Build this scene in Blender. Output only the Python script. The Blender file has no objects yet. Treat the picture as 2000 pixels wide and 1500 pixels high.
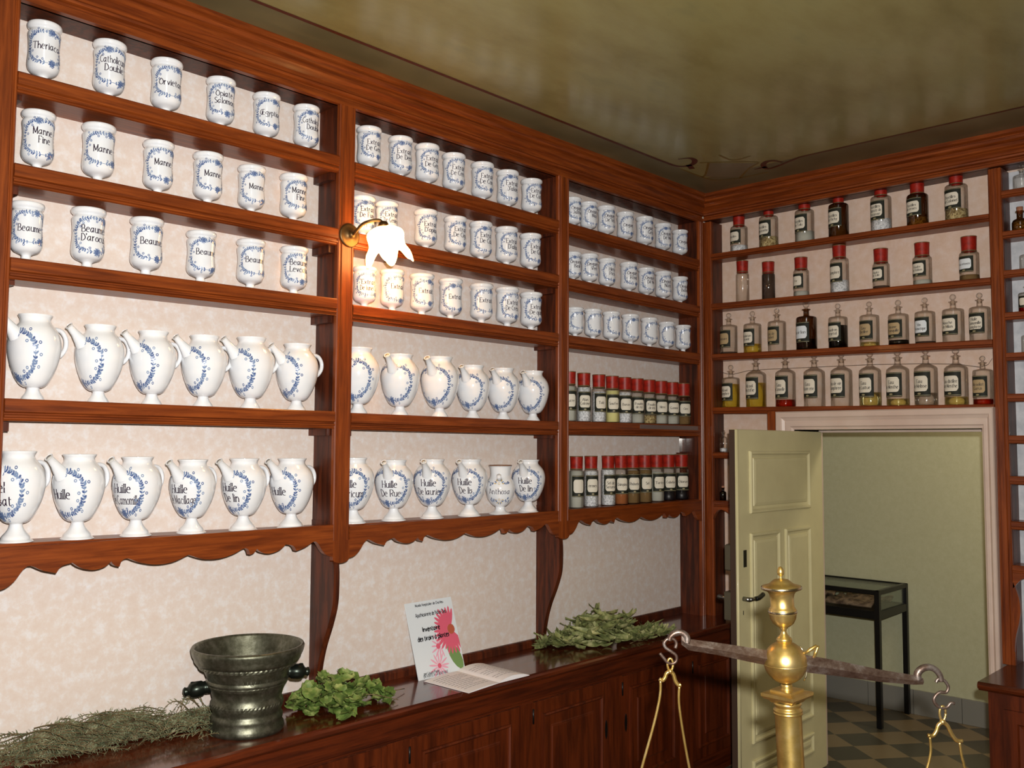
import bpy, math, random
from mathutils import Vector, Matrix
PI = math.pi
sc = bpy.context.scene
COL = sc.collection
random.seed(7)

# ---------------------------------------------------------------- camera
CAM = Vector((-4.591, -2.85, 1.712))
yaw, pit, rol, FPX = 0.7616, 0.0658, 0.0051, 1804.2
Fv = Vector((math.cos(pit)*math.cos(yaw), math.cos(pit)*math.sin(yaw), math.sin(pit)))
Rh = Fv.cross(Vector((0, 0, 1))).normalized()
Uh = Rh.cross(Fv)
R2 = Rh*math.cos(rol)+Uh*math.sin(rol)
U2 = -Rh*math.sin(rol)+Uh*math.cos(rol)
cd = bpy.data.cameras.new('camera'); cam = bpy.data.objects.new('camera', cd); COL.objects.link(cam)
cd.sensor_width = 36; cd.lens = FPX/2000*36; cd.clip_start = .05
cam.matrix_world = Matrix(((R2.x, U2.x, -Fv.x, CAM.x), (R2.y, U2.y, -Fv.y, CAM.y), (R2.z, U2.z, -Fv.z, CAM.z), (0, 0, 0, 1)))
sc.camera = cam
sc.view_settings.view_transform = 'Standard'; sc.view_settings.look = 'None'
sc.view_settings.gamma = 1; sc.view_settings.use_curve_mapping = False
sc.view_settings.exposure = 0.0

# ---------------------------------------------------------------- world and the camera's flash
w = bpy.data.worlds.new('world'); sc.world = w; w.use_nodes = True
w.node_tree.nodes['Background'].inputs[0].default_value = (1, .85, .65, 1)
w.node_tree.nodes['Background'].inputs[1].default_value = 0.02

def light(name, kind, loc, energy, color, size=.05, aim=None):
    l = bpy.data.lights.new(name, kind); o = bpy.data.objects.new(name, l); COL.objects.link(o)
    l.energy = energy; l.color = color; o.location = loc
    if kind == 'AREA': l.shape = 'DISK'; l.size = size
    if kind == 'POINT': l.shadow_soft_size = size
    if aim is not None: o.rotation_euler = Vector(aim).to_track_quat('-Z', 'Y').to_euler()
    return o
light('flash', 'AREA', CAM + R2*.06 + U2*.11 + Fv*.03, 130, (1, .97, .93), .05, Fv + U2*.02)
light('ambient_fill_behind', 'POINT', (-4.2, -4.2, 2.6), 9, (1, .78, .5), .12)  # added warm ambient fill behind the camera, no fixture there
light('next_room_fill', 'POINT', (.9, -1.9, 2.5), 30, (1, .9, .72), .15)  # unseen fill light, added to brighten the green room beyond the door

# ---------------------------------------------------------------- pixel helpers (the photo's 2000 x 1500 frame onto real planes)
def ray(u, v): return Fv + R2*((u-1000)/FPX) + U2*((750-v)/FPX)
def onp(u, v, ax, val):
    d = ray(u, v); return CAM + d*((val-CAM[ax])/d[ax])
def proj(p):
    d = Vector(p)-CAM; z = d.dot(Fv); return 1000+FPX*d.dot(R2)/z, 750-FPX*d.dot(U2)/z
def atz(u, ax, val, z):
    v = 700
    for _ in range(8): p = onp(u, v, ax, val); p.z = z; v = proj(p)[1]
    return p
def shr(u): return 1/math.sqrt(1+((u-1000)/FPX)**2)      # wide-angle stretch of round things off the axis
def depth(p): return (Vector(p)-CAM).dot(Fv)

# ---------------------------------------------------------------- materials
def lin(c):
    return tuple(((x/255)/12.92 if x/255 <= .04045 else ((x/255+.055)/1.055)**2.4) for x in c)+(1,)
MATS = {}
def mat(name, col, rough=.5, metal=0, coat=0, spec=.5, emit=None, es=0):
    if name in MATS: return MATS[name]
    m = bpy.data.materials.new(name); m.use_nodes = True; MATS[name] = m
    b = m.node_tree.nodes['Principled BSDF']
    b.inputs['Base Color'].default_value = lin(col); b.inputs['Roughness'].default_value = rough
    b.inputs['Metallic'].default_value = metal; b.inputs['Coat Weight'].default_value = coat
    b.inputs['Coat Roughness'].default_value = .08
    b.inputs['Specular IOR Level'].default_value = spec
    if emit: b.inputs['Emission Color'].default_value = lin(emit); b.inputs['Emission Strength'].default_value = es
    return m
def nodes(m): return m.node_tree.nodes, m.node_tree.links, m.node_tree.nodes['Principled BSDF']
def noisecol(m, stops, scale=(1, 1, 1), nscale=4, detail=6, rough=.6, bump=0, distort=0):
    N, L, b = nodes(m)
    tc = N.new('ShaderNodeTexCoord'); mp = N.new('ShaderNodeMapping'); mp.inputs['Scale'].default_value = scale
    nz = N.new('ShaderNodeTexNoise'); nz.inputs['Scale'].default_value = nscale; nz.inputs['Detail'].default_value = detail
    nz.inputs['Roughness'].default_value = rough; nz.inputs['Distortion'].default_value = distort
    cr = N.new('ShaderNodeValToRGB'); el = cr.color_ramp.elements
    while len(el) < len(stops): el.new(.5)
    for e, (p, c) in zip(el, stops): e.position = p; e.color = lin(c)
    L.new(tc.outputs['Object'], mp.inputs[0]); L.new(mp.outputs[0], nz.inputs['Vector'])
    L.new(nz.outputs['Fac'], cr.inputs[0]); L.new(cr.outputs[0], b.inputs['Base Color'])
    if bump:
        bp = N.new('ShaderNodeBump'); bp.inputs['Strength'].default_value = bump; bp.inputs['Distance'].default_value = .003
        L.new(nz.outputs['Fac'], bp.inputs['Height']); L.new(bp.outputs[0], b.inputs['Normal'])
    return cr
WOOD = [(.2, (70, 27, 9)), (.42, (104, 45, 14)), (.55, (126, 58, 19)), (.68, (144, 70, 25)), (.85, (112, 49, 16))]
def wood(name, sc_, stops=WOOD, rough=.36):
    m = mat(name, (110, 50, 20), rough=rough, coat=.07, spec=.35)
    noisecol(m, stops, sc_, 3.0, 9, .66, bump=.1 if 'top' not in name else .0, distort=.35)
    return m
wood('wood_x', (1.1, 20, 20)); wood('wood_y', (20, 1.1, 20)); wood('wood_z', (20, 20, 1.1))
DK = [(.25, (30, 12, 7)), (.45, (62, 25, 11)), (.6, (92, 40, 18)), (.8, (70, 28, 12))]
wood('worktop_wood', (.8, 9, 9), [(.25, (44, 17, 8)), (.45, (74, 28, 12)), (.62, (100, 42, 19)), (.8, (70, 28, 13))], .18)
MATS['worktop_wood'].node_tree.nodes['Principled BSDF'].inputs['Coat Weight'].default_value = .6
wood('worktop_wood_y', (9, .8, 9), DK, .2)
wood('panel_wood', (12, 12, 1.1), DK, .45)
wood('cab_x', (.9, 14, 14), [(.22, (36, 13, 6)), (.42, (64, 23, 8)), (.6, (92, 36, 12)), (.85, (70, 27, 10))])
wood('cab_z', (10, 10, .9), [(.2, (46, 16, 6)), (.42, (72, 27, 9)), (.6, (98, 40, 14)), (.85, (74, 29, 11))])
wp = mat('wallpaper', (225, 208, 196), rough=.75, spec=.2)
noisecol(wp, [(.36, (216, 199, 187)), (.5, (219, 205, 195)), (.6, (223, 215, 210)), (.72, (227, 223, 223))], (1, 1, 1), 28, 6, .7)
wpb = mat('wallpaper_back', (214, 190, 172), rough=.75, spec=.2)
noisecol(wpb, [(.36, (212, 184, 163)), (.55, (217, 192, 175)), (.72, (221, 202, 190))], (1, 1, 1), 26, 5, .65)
wp2 = mat('grey_backing', (205, 208, 212), rough=.7)
noisecol(wp2, [(.35, (186, 190, 196)), (.65, (212, 214, 218))], (1, 1, 1), 18, 4, .6)
mat('glaze', (238, 238, 240), rough=.12, coat=.6, spec=.5)
noisecol(MATS['glaze'], [(.3, (226, 230, 236)), (.6, (240, 240, 241))], (1, 1, 1), 9, 2)
mat('glaze_in', (200, 198, 192), rough=.3)
mat('blue_dark', (80, 100, 146), rough=.15, coat=.5)
mat('blue_light', (122, 142, 176), rough=.15, coat=.5)
mat('brown_paint', (128, 92, 70), rough=.2, coat=.5)
mat('ochre_paint', (196, 172, 110), rough=.2, coat=.5)
mat('ink', (46, 30, 52), rough=.2, coat=.4)
mat('label_ink', (74, 66, 58), rough=.7)
mat('label_black', (36, 38, 30), rough=.6, spec=.2)
mat('label_paper', (222, 214, 196), rough=.7)
mat('label_paper_old', (176, 152, 112), rough=.7)
mat('label_gold', (150, 140, 104), rough=.5)
rc = mat('red_cap', (158, 22, 12), rough=.45, spec=.35)
noisecol(rc, [(.3, (124, 18, 10)), (.7, (168, 36, 20))], (1, 1, 1), 60, 3)
mat('cap_edge', (110, 84, 52), rough=.4)
mat('cork', (166, 112, 84), rough=.8)
brass = mat('brass', (196, 164, 92), rough=.33, metal=.9)
noisecol(brass, [(.3, (178, 146, 78)), (.5, (212, 180, 104)), (.7, (226, 202, 142))], (1, 1, 1), 14, 6, .65, bump=.05)
mat('brass_old', (104, 80, 50), rough=.45, metal=.9)
mat('silver_brass', (206, 196, 166), rough=.25, metal=1)
iron = mat('iron', (118, 96, 86), rough=.42, metal=.75)
noisecol(iron, [(.3, (72, 50, 40)), (.5, (106, 88, 78)), (.7, (146, 138, 132))], (1, 1, 1), 30, 7, .7, bump=.3)
bronze = mat('bronze', (92, 88, 74), rough=.4, metal=.85)
noisecol(bronze, [(.3, (72, 72, 58)), (.5, (102, 102, 86)), (.7, (134, 134, 120))], (1, 1, 1), 40, 8, .7, bump=.25)
mat('bronze_dark', (44, 50, 44), rough=.3, metal=.8)
olive = mat('door_paint', (190, 184, 146), rough=.4, coat=.1)
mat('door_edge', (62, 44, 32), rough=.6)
noisecol(olive, [(.3, (204, 194, 150)), (.7, (214, 205, 160))], (1, 1, 1), 5, 3)
arch = mat('architrave_paint', (206, 184, 170), rough=.4)
noisecol(arch, [(.3, (198, 174, 160)), (.7, (212, 192, 178))], (1, 1, 1), 4, 3)
green = mat('green_wall', (164, 164, 120), rough=.8, spec=.2)
noisecol(green, [(.3, (178, 177, 143)), (.7, (187, 187, 155))], (1, 1, 1), 30, 4, .8)
mat('black_metal', (20, 20, 20), rough=.35, metal=.3)
mat('steel', (150, 150, 148), rough=.3, metal=1)
mat('lock_old', (96, 90, 74), rough=.45, metal=.5)
mat('card_white', (226, 232, 236), rough=.12, coat=.5)
mat('print_black', (30, 30, 34), rough=.4)
mat('paper', (244, 240, 242), rough=.85)
mat('paper_ink', (150, 145, 150), rough=.85)
mat('petal', (224, 98, 122), rough=.4); mat('petal_light', (236, 170, 190), rough=.4)
mat('petal_core', (186, 92, 66), rough=.5); mat('leaf_print', (118, 150, 90), rough=.4)
mat('baseboard_tile', (128, 126, 118), rough=.3)
mat('plaster', (150, 140, 110), rough=.8)
mat('border_red', (78, 34, 20), rough=.35)
mat('border_ochre', (112, 88, 34), rough=.35)
mat('plaque', (116, 104, 78), rough=.35)
mat('lamp_glass', (255, 240, 210), rough=.3, emit=(255, 190, 112), es=18)
mat('tape', (120, 104, 100), rough=.35, metal=.3)
mat('herbarium', (120, 84, 66), rough=.8)
noisecol(MATS['herbarium'], [(.4, (80, 54, 42)), (.6, (170, 136, 108))], (1, 1, 1), 20, 6)
def leafmat(name, a, b_, c):
    m = mat(name, a, rough=.55, spec=.3); noisecol(m, [(.3, a), (.5, b_), (.7, c)], (1, 1, 1), 26, 4, .6); return m
leafmat('rosemary', (70, 80, 56), (108, 114, 84), (158, 160, 126)); leafmat('rosemary_stem', (84, 66, 46), (110, 92, 62), (140, 122, 90))
leafmat('fresh_leaf', (60, 84, 36), (100, 122, 56), (162, 168, 102)); leafmat('dry_leaf', (84, 94, 54), (130, 136, 84), (190, 186, 136))
# clear and tinted glass: a thin-walled mix of transparency and mirror by angle
def glass(name, tint, edge, gl=(1, 1, 1), lo=.05, hi=.55):
    m = bpy.data.materials.new(name); m.use_nodes = True; MATS[name] = m
    N, L = m.node_tree.nodes, m.node_tree.links
    N.remove(N['Principled BSDF']); out = N['Material Output']
    lw = N.new('ShaderNodeLayerWeight'); lw.inputs['Blend'].default_value = .2
    mx = N.new('ShaderNodeMix'); mx.data_type = 'RGBA'; mx.inputs[6].default_value = lin(tint); mx.inputs[7].default_value = lin(edge)
    t = N.new('ShaderNodeBsdfTransparent'); g = N.new('ShaderNodeBsdfGlossy'); g.inputs['Roughness'].default_value = .06
    g.inputs['Color'].default_value = (*gl, 1)
    mr = N.new('ShaderNodeMapRange'); mr.inputs[3].default_value = lo; mr.inputs[4].default_value = hi
    fr = N.new('ShaderNodeFresnel'); fr.inputs[0].default_value = 1.45
    ms = N.new('ShaderNodeMixShader')
    L.new(lw.outputs['Facing'], mx.inputs[0]); L.new(mx.outputs[2], t.inputs[0])
    L.new(fr.outputs[0], mr.inputs[0]); L.new(mr.outputs[0], ms.inputs[0])
    L.new(t.outputs[0], ms.inputs[1]); L.new(g.outputs[0], ms.inputs[2]); L.new(ms.outputs[0], out.inputs[0])
    return m
glass('glass_clear', (252, 251, 249), (200, 196, 188), lo=.03, hi=.4)
glass('glass_brown', (190, 160, 112), (96, 76, 48))
glass('glass_sheet', (246, 250, 250), (220, 224, 222), lo=.03, hi=.4)
glass('glass_dark', (120, 84, 50), (50, 34, 22))
def fill(name, c, r=.25): return mat(name, c, rough=r)
fill('powder_white', (222, 224, 228), .8); fill('powder_tan', (170, 148, 104), .9); fill('powder_brown', (118, 92, 54), .9)
fill('powder_darkbrown', (66, 46, 34), .9); fill('powder_grey', (176, 176, 166), .9); fill('powder_orange', (150, 88, 44), .9)
fill('powder_black', (24, 22, 26), .4); fill('powder_yellow', (212, 206, 140), .8)
noisecol(MATS['powder_white'], [(.4, (176, 180, 184)), (.55, (230, 232, 236))], (1, 1, 1), 130, 2)
noisecol(MATS['powder_tan'], [(.4, (120, 98, 60)), (.6, (200, 182, 132))], (1, 1, 1), 120, 2)
glass('liquid_yellow', (255, 251, 196), (252, 226, 110), lo=.03, hi=.4); glass('liquid_pale', (255, 254, 222), (250, 240, 180), lo=.06, hi=.7)
glass('liquid_amber', (240, 150, 50), (170, 84, 20), lo=.03, hi=.3); glass('liquid_clear', (250, 250, 248), (220, 216, 206), lo=.06, hi=.6)
glass('liquid_brown', (190, 144, 88), (110, 76, 44), lo=.03, hi=.3); glass('liquid_red', (230, 24, 30), (150, 10, 14), lo=.03, hi=.3)
glass('liquid_dark', (50, 24, 20), (20, 10, 10), lo=.03, hi=.3); glass('liquid_green', (40, 56, 26), (14, 22, 8), lo=.03, hi=.3)

# ---------------------------------------------------------------- mesh helpers
class MB:
    def __init__(s): s.v = []; s.f = []; s.m = []; s.sm = []
    def add(s, vs, fs, mi=0, smooth=False):
        b = len(s.v); s.v += [tuple(v) for v in vs]
        for f in fs: s.f.append(tuple(b+i for i in f)); s.m.append(mi); s.sm.append(smooth)
    def box(s, x0, x1, y0, y1, z0, z1, mi=0):
        vs = [(x, y, z) for z in (z0, z1) for y in (y0, y1) for x in (x0, x1)]
        s.add(vs, [(0, 2, 3, 1), (4, 5, 7, 6), (0, 1, 5, 4), (2, 6, 7, 3), (0, 4, 6, 2), (1, 3, 7, 5)], mi)
    def bevbox(s, x0, x1, y0, y1, z0, z1, b=.003, mi=0):
        # box with chamfered horizontal edges on all sides
        L_ = [(z0, b), (z0+b, 0), (z1-b, 0), (z1, b)]
        vs = []
        for z, i in L_: vs += [(x0+i, y0+i, z), (x1-i, y0+i, z), (x1-i, y1-i, z), (x0+i, y1-i, z)]
        fs = [(3, 2, 1, 0), (12, 13, 14, 15)]
        for k in range(3):
            for j in range(4): fs.append((k*4+j, k*4+(j+1) % 4, k*4+4+(j+1) % 4, k*4+4+j))
        s.add(vs, fs, mi)
    def lathe(s, prof, seg=32, mi=0, M=None, smooth=True, a0=0, sweep=2*PI):
        n = len(prof); full = abs(sweep-2*PI) < 1e-6; cols = seg if full else seg+1
        vs = []
        for k in range(cols):
            a = a0+sweep*k/seg
            for r, z in prof:
                p = Vector((r*math.sin(a), -r*math.cos(a), z)); vs.append(M @ p if M else p)
        fs = []
        for k in range(seg):
            k2 = (k+1) % cols
            for i in range(n-1):
                q = [k*n+i, k2*n+i, k2*n+i+1, k*n+i+1]
                if prof[i][0] < 1e-7: q = [q[0], q[2], q[3]]
                elif prof[i+1][0] < 1e-7: q = q[:3]
                fs.append(tuple(q))
        s.add(vs, fs, mi, smooth)
    def tube(s, pts, rad, seg=10, mi=0, cap=True, flat=1.0):
        pts = [Vector(p) for p in pts]; n = len(pts)
        rs = rad if isinstance(rad, (list, tuple)) else [rad]*n
        up = Vector((0, 0, 1)); prev = None; vs = []
        for i, p in enumerate(pts):
            t = (pts[min(i+1, n-1)]-pts[max(i-1, 0)]).normalized()
            if prev is None:
                a = t.cross(up)
                if a.length < .1: a = t.cross(Vector((1, 0, 0)))
            else: a = prev - t*prev.dot(t)
            a.normalize(); prev = a; b_ = t.cross(a)
            for k in range(seg):
                th = 2*PI*k/seg; vs.append(p + a*(math.cos(th)*rs[i]) + b_*(math.sin(th)*rs[i]*flat))
        fs = [(i*seg+k, i*seg+(k+1) % seg, (i+1)*seg+(k+1) % seg, (i+1)*seg+k) for i in range(n-1) for k in range(seg)]
        if cap: fs += [tuple(range(seg))[::-1], tuple((n-1)*seg+k for k in range(seg))]
        s.add(vs, fs, mi, True)
    def extr(s, prof, f0, f1, mi=0, cap=True):
        # a 2-D profile carried from f0(a,b) to f1(a,b)
        n = len(prof); vs = [f0(a, b) for a, b in prof]+[f1(a, b) for a, b in prof]
        fs = [(i, (i+1) % n, n+(i+1) % n, n+i) for i in range(n)]
        if cap: fs += [tuple(range(n))[::-1], tuple(range(n, 2*n))]
        s.add(vs, fs, mi)
    def ringpanel(s, P, a0, a1, b0, b1, prof, mi=0, cap=True):
        # mitred rectangular moulding: prof = (inset, height) from outside inwards
        vs = []
        for i, h in prof: vs += [P(a0+i, b0+i, h), P(a1-i, b0+i, h), P(a1-i, b1-i, h), P(a0+i, b1-i, h)]
        fs = []
        for k in range(len(prof)-1):
            for j in range(4): fs.append((k*4+j, k*4+(j+1) % 4, k*4+4+(j+1) % 4, k*4+4+j))
        if cap: k = (len(prof)-1)*4; fs.append((k, k+1, k+2, k+3))
        s.add(vs, fs, mi)
    def mesh(s, name, mats):
        me = bpy.data.meshes.new(name); me.from_pydata(s.v, [], s.f)
        for m in mats: me.materials.append(MATS[m])
        me.polygons.foreach_set('material_index', s.m); me.polygons.foreach_set('use_smooth', s.sm)
        me.update(); return me
    def obj(s, name, mats, parent=None, loc=None, **tags):
        if isinstance(mats, str): mats = [mats]
        return link(name, s.mesh(name, mats), parent, loc, **tags)
def link(name, me, parent=None, loc=None, rz=0, **tags):
    o = bpy.data.objects.new(name, me); COL.objects.link(o)
    if parent: o.parent = parent
    if loc is not None: o.location = loc
    if rz: o.rotation_euler.z = rz
    for k, v in tags.items(): o[k] = v
    return o
def empty(name, loc=(0, 0, 0), **tags): return link(name, None, None, loc, **tags)
def fixn(me):
    import bmesh
    bm = bmesh.new(); bm.from_mesh(me); bmesh.ops.recalc_face_normals(bm, faces=bm.faces); bm.to_mesh(me); bm.free()
def smooth_pts(pts, n=5):
    pts = [Vector(p) for p in pts]
    if len(pts) < 3: return pts
    out = []
    for i in range(len(pts)-1):
        p0, p1, p2, p3 = pts[max(i-1, 0)], pts[i], pts[i+1], pts[min(i+2, len(pts)-1)]
        for k in range(n):
            t = k/n
            out.append(.5*((2*p1)+(p2-p0)*t+(2*p0-5*p1+4*p2-p3)*t*t+(3*p1-p0-3*p2+p3)*t**3))
    out.append(pts[-1]); return out

# ---------------------------------------------------------------- pen lettering
GL = dict(a='47 28 06 04 23 35|48 44 53', b='0b 03|06 28 46 44 23 04', c='47 28 06 04 23 43', d='47 28 06 04 23 44|4b 43', e='06 46|46 38 18 06 04 23 43',
 f='5a 4b 29 23|08 48', g='47 28 06 05 24 45|48 41 20 01', h='0b 03|06 28 46 43', i='08 03|0a 09', j='28 21 00|2a 29', k='0b 03|48 05|15 43', l='0b 03',
 m='08 03|06 18 37 33|36 58 67 63', n='08 03|06 28 46 43', o='28 06 04 23 44 47 28', p='08 00|07 28 46 44 23 04', q='47 28 06 04 23 44|48 40', r='08 03|06 28 38',
 s='37 18 07 26 35 24 13 04', t='1a 14 23 33|08 38', u='08 04 23 44|48 43', v='08 23|23 48', w='08 23|23 38|38 53|53 68', x='08 43|03 48', y='08 24|48 00', z='08 48|48 03|03 43',
 A='03 3b|3b 63|15 55', B='0b 03|0b 3b 49 37 07|37 56 54 33 03', C='5a 3b 08 05 33 54', D='1b 13|0b 3b 68 65 33 03', E='1b 13|1b 5b|5b 5a|17 47|13 53|53 54', F='1b 13|1b 5b|5b 5a|17 47',
 G='5a 3b 08 05 33 54|56 53|36 66', H='0b 03|5b 53|07 57', I='1b 13', L='0b 03|03 43|43 44', M='03 0b|0b 34|34 6b|6b 63', N='03 0b|0b 53|53 5b', O='3b 08 05 33 65 68 3b',
 P='0b 03|0b 3b 59 47 06', R='0b 03|0b 3b 59 47 06|27 53', S='4a 2b 09 27 46 44 23 04', T='3b 33|0b 6b|0b 0a|6b 6a', V='0b 33|33 6b', Q='3b 08 05 33 65 68 3b|34 62', U='0b 05 33 55|5b 54', X='0b 53|03 5b')
GL["'"] = '0b 09'; GL['-'] = '06 36'; GL['é'] = GL['e']+'|29 4b'; GL['à'] = GL['a']+'|2b 39'; GL['ô'] = GL['o']+'|09 2a|2a 49'; GL['Œ'] = '3b 08 05 33 48|5b 53|5b 9b|57 87|53 93'; GL['.'] = '03 04'
HX = '0123456789abcdef'
def strokes(text):
    """list of strokes in letter units, total width"""
    x = 0; out = []
    for ch in text:
        if ch == ' ': x += 3.2; continue
        g = GL.get(ch)
        if not g: continue
        mw = 0
        for st in g.split('|'):
            p = [(HX.index(q[0]), HX.index(q[1])-3) for q in st.split()]
            mw = max(mw, max(a for a, b in p)); out.append([(x+a, b) for a, b in p])
        x += mw+1.9
    return out, x-1.9
def letter_polys(text, cx, y0, unit, xs=.82, thick=1.05, thin=.42, serif=True, maxw=None, even=False):
    st, W = strokes(text)
    if maxw and W*unit*xs > maxw: xs = maxw/(W*unit)
    polys = []
    def ribbon(pts):
        pts = [Vector((a, b, 0)) for a, b in pts]
        if len(pts) > 2: pts = smooth_pts(pts, 4)
        L_, R_ = [], []
        for i, p in enumerate(pts):
            t = (pts[min(i+1, len(pts)-1)]-pts[max(i-1, 0)]).normalized()
            wd = (thick if even else thin+(thick-thin)*abs(t.y)**1.3)/2
            n = Vector((-t.y, t.x, 0))
            L_.append(p+n*wd); R_.append(p-n*wd)
        for i in range(len(pts)-1): polys.append([R_[i], R_[i+1], L_[i+1], L_[i]])
    for s_ in st:
        ribbon(s_)
        if serif:
            for e, o in ((s_[0], s_[1]), (s_[-1], s_[-2])):
                if abs(e[0]-o[0]) < .5 and abs(e[1]-o[1]) > 1.5 and e[1] in (0, 5, 8, -3): ribbon([(e[0]-.9, e[1]), (e[0]+.9, e[1])])
    return [[(cx+(p.x-W/2)*unit*xs, y0+p.y*unit) for p in q] for q in polys]

# ---------------------------------------------------------------- vessels
def rfun(prof):
    def f(z):
        for (r0, z0), (r1, z1) in zip(prof, prof[1:]):
            if z1 > z0 and z0 <= z <= z1: return r0+(r1-r0)*(z-z0)/(z1-z0)
        return prof[-1][0]
    return f
def wrap(polys, mb, rf, rref, mi=0, off=.0007):
    for q in polys:
        vs = []
        for s_, z in q:
            a = s_/rref; r = rf(z)+off; vs.append((r*math.sin(a), -r*math.cos(a), z))
        mb.add(vs, [tuple(range(len(vs)))], mi)
def leaf_poly(x, y, ang, ln, wd, n=6):
    out = []
    for k in range(n):
        t = 2*PI*k/n; a = math.cos(t)*ln/2+ln/2; b = math.sin(t)*wd/2
        out.append((x+a*math.cos(ang)-b*math.sin(ang), y+a*math.sin(ang)+b*math.cos(ang)))
    return out
def disc(x, y, r, n=8): return [(x+r*math.cos(2*PI*k/n), y+r*math.sin(2*PI*k/n)) for k in range(n)]
def annulus(x, y, r, w_, n=8):
    return [[(x+(r-w_)*math.cos(a), y+(r-w_)*math.sin(a)), (x+r*math.cos(a), y+r*math.sin(a)), (x+r*math.cos(b), y+r*math.sin(b)), (x+(r-w_)*math.cos(b), y+(r-w_)*math.sin(b))]
            for a, b in ((2*PI*k/n, 2*PI*(k+1)/n) for k in range(n))]
def wreath(mb, rf, rref, cz, rx, rz, U, seed, gaps=(), flowers=(-90,), dense=1.0):
    rnd = random.Random(seed)
    def P(t, k=1.0):
        c, s_ = math.cos(t), math.sin(t)
        q = 2.6
        return (rx*k*abs(c)**(2/q)*(1 if c > 0 else -1), cz+rz*k*abs(s_)**(2/q)*(1 if s_ > 0 else -1))
    N_ = int(50*dense)
    dark, light_ = [], []
    for i in range(N_):
        t = 2*PI*i/N_; t2 = 2*PI*(i+1)/N_
        deg = math.degrees(t) % 360
        if any(a <= deg <= b for a, b in gaps): continue
        x, y = P(t); x2, y2 = P(t2); ang = math.atan2(y2-y, x2-x)
        if not (-90 <= ((deg+180) % 360)-180 <= 90): ang += PI
        nx, ny = -math.sin(ang), math.cos(ang); wd = U*.38
        light_.append([(x-nx*wd/2, y-ny*wd/2), (x2-nx*wd/2, y2-ny*wd/2), (x2+nx*wd/2, y2+ny*wd/2), (x+nx*wd/2, y+ny*wd/2)])
        for sg in (1, -1):
            l = U*rnd.uniform(1.5, 2.6)
            (dark if rnd.random() < .45 else light_).append(leaf_poly(x, y, ang+sg*rnd.uniform(.6, 1.1), l, U*rnd.uniform(.95, 1.35)))
        if i % 3 == 0:
            k = 1+rnd.choice((-1, 1))*U*3.0/rx
            bx, by = P(t, k); (dark if rnd.random() < .6 else light_).extend(annulus(bx, by, U*.95, U*.5))
    for fdeg in flowers:
        t = math.radians(fdeg); x, y = P(t)
        for k in range(7): light_.append(leaf_poly(x, y, 2*PI*k/7, U*3.0, U*1.9))
        dark.extend(annulus(x, y, U*1.7, U*.5, 10)); dark.append(disc(x, y, U*.7))
        for k in range(9):
            a = 2*PI*k/9; dark.extend([leaf_poly(x+math.cos(a)*U*2.2, y+math.sin(a)*U*2.2, a, U*1.2, U*.5)])
    # keep faces pointing outwards
    def ccw(q):
        A = sum(q[i][0]*q[(i+1) % len(q)][1]-q[(i+1) % len(q)][0]*q[i][1] for i in range(len(q)))
        return q if A > 0 else q[::-1]
    wrap([ccw(q) for q in light_], mb, rf, rref, 0, .0006)
    wrap([ccw(q) for q in dark], mb, rf, rref, 1, .0009)

ALB = [(.5, 0), (.5, .05), (.42, .1), (.31, .18), (.28, .28), (.28, .38), (.42, .46), (.7, .56), (.86, .7), (.93, .86), (.94, 1.05), (.91, 1.35), (.885, 1.75), (.9, 2.1), (.94, 2.38), (.935, 2.52), (.86, 2.63), (.855, 2.69), (.96, 2.77), (1.0, 2.85), (.99, 2.95), (.94, 3.0)]
ALB = [(r, z if z < .46 else .46+(z-.46)*1.14) for r, z in ALB]
ALB_IN = [(.86, 3.356), (.8, 3.27), (.78, 2.8), (.8, 1.9), (.78, 1.0), (0, .9)]
RJ = .055
def lathe_mesh(name, outer, inner, R, mats=('glaze', 'glaze_in'), seg=40):
    mb = MB(); o = [(0, outer[0][1])]+outer; mb.lathe([(r*R, z*R) for r, z in smoothprof(o)], seg, 0)
    mb.lathe([(r*R, z*R) for r, z in [outer[-1]]+inner], seg, 1)
    return mb.mesh(name, list(mats))
def smoothprof(p, n=3):
    q = smooth_pts([(a, b, 0) for a, b in p], n)
    return [(max(0, v.x), v.y) for v in q]
alb_prof = [(r*RJ, z*RJ) for r, z in smoothprof(ALB)]
alb_rf = rfun(alb_prof)
ALB_ME = lathe_mesh('apothecary_jar', ALB, ALB_IN, RJ)
ALB_W = []
for k, (cz, rz_, gaps, fl, rx) in enumerate([(1.84, .88, (), (-80, 82), 1.12), (1.78, .95, (), (-72, 100), 1.16), (1.88, .86, ((60, 75),), (-60, 75), 1.08), (1.82, .93, (), (-85, 60), 1.14)]):
    mb = MB(); wreath(mb, alb_rf, RJ*.93, cz*RJ, rx*RJ, rz_*RJ, .0040, 11+k, gaps, fl); ALB_W.append(mb.mesh('painted_wreath', ['blue_light', 'blue_dark']))
txtcache = {}
def text_mesh(lines, rf, rref, cz, unit, pitch, maxw, shift=0, off=.0008, ink='ink', thick=1.05, thin=.42):
    key = (tuple(lines), round(cz, 4), round(unit, 5), id(rf), shift)
    if key in txtcache: return txtcache[key]
    mb = MB(); n = len(lines)
    for i, t in enumerate(lines):
        y0 = cz+((n-1)/2-i)*pitch-4*unit
        wrap(letter_polys(t, shift+(0.003 if i else 0), y0, unit, maxw=maxw, thick=thick, thin=thin), mb, rf, rref, 0, off)
    txtcache[key] = mb.mesh('lettering', [ink]); return txtcache[key]

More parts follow.
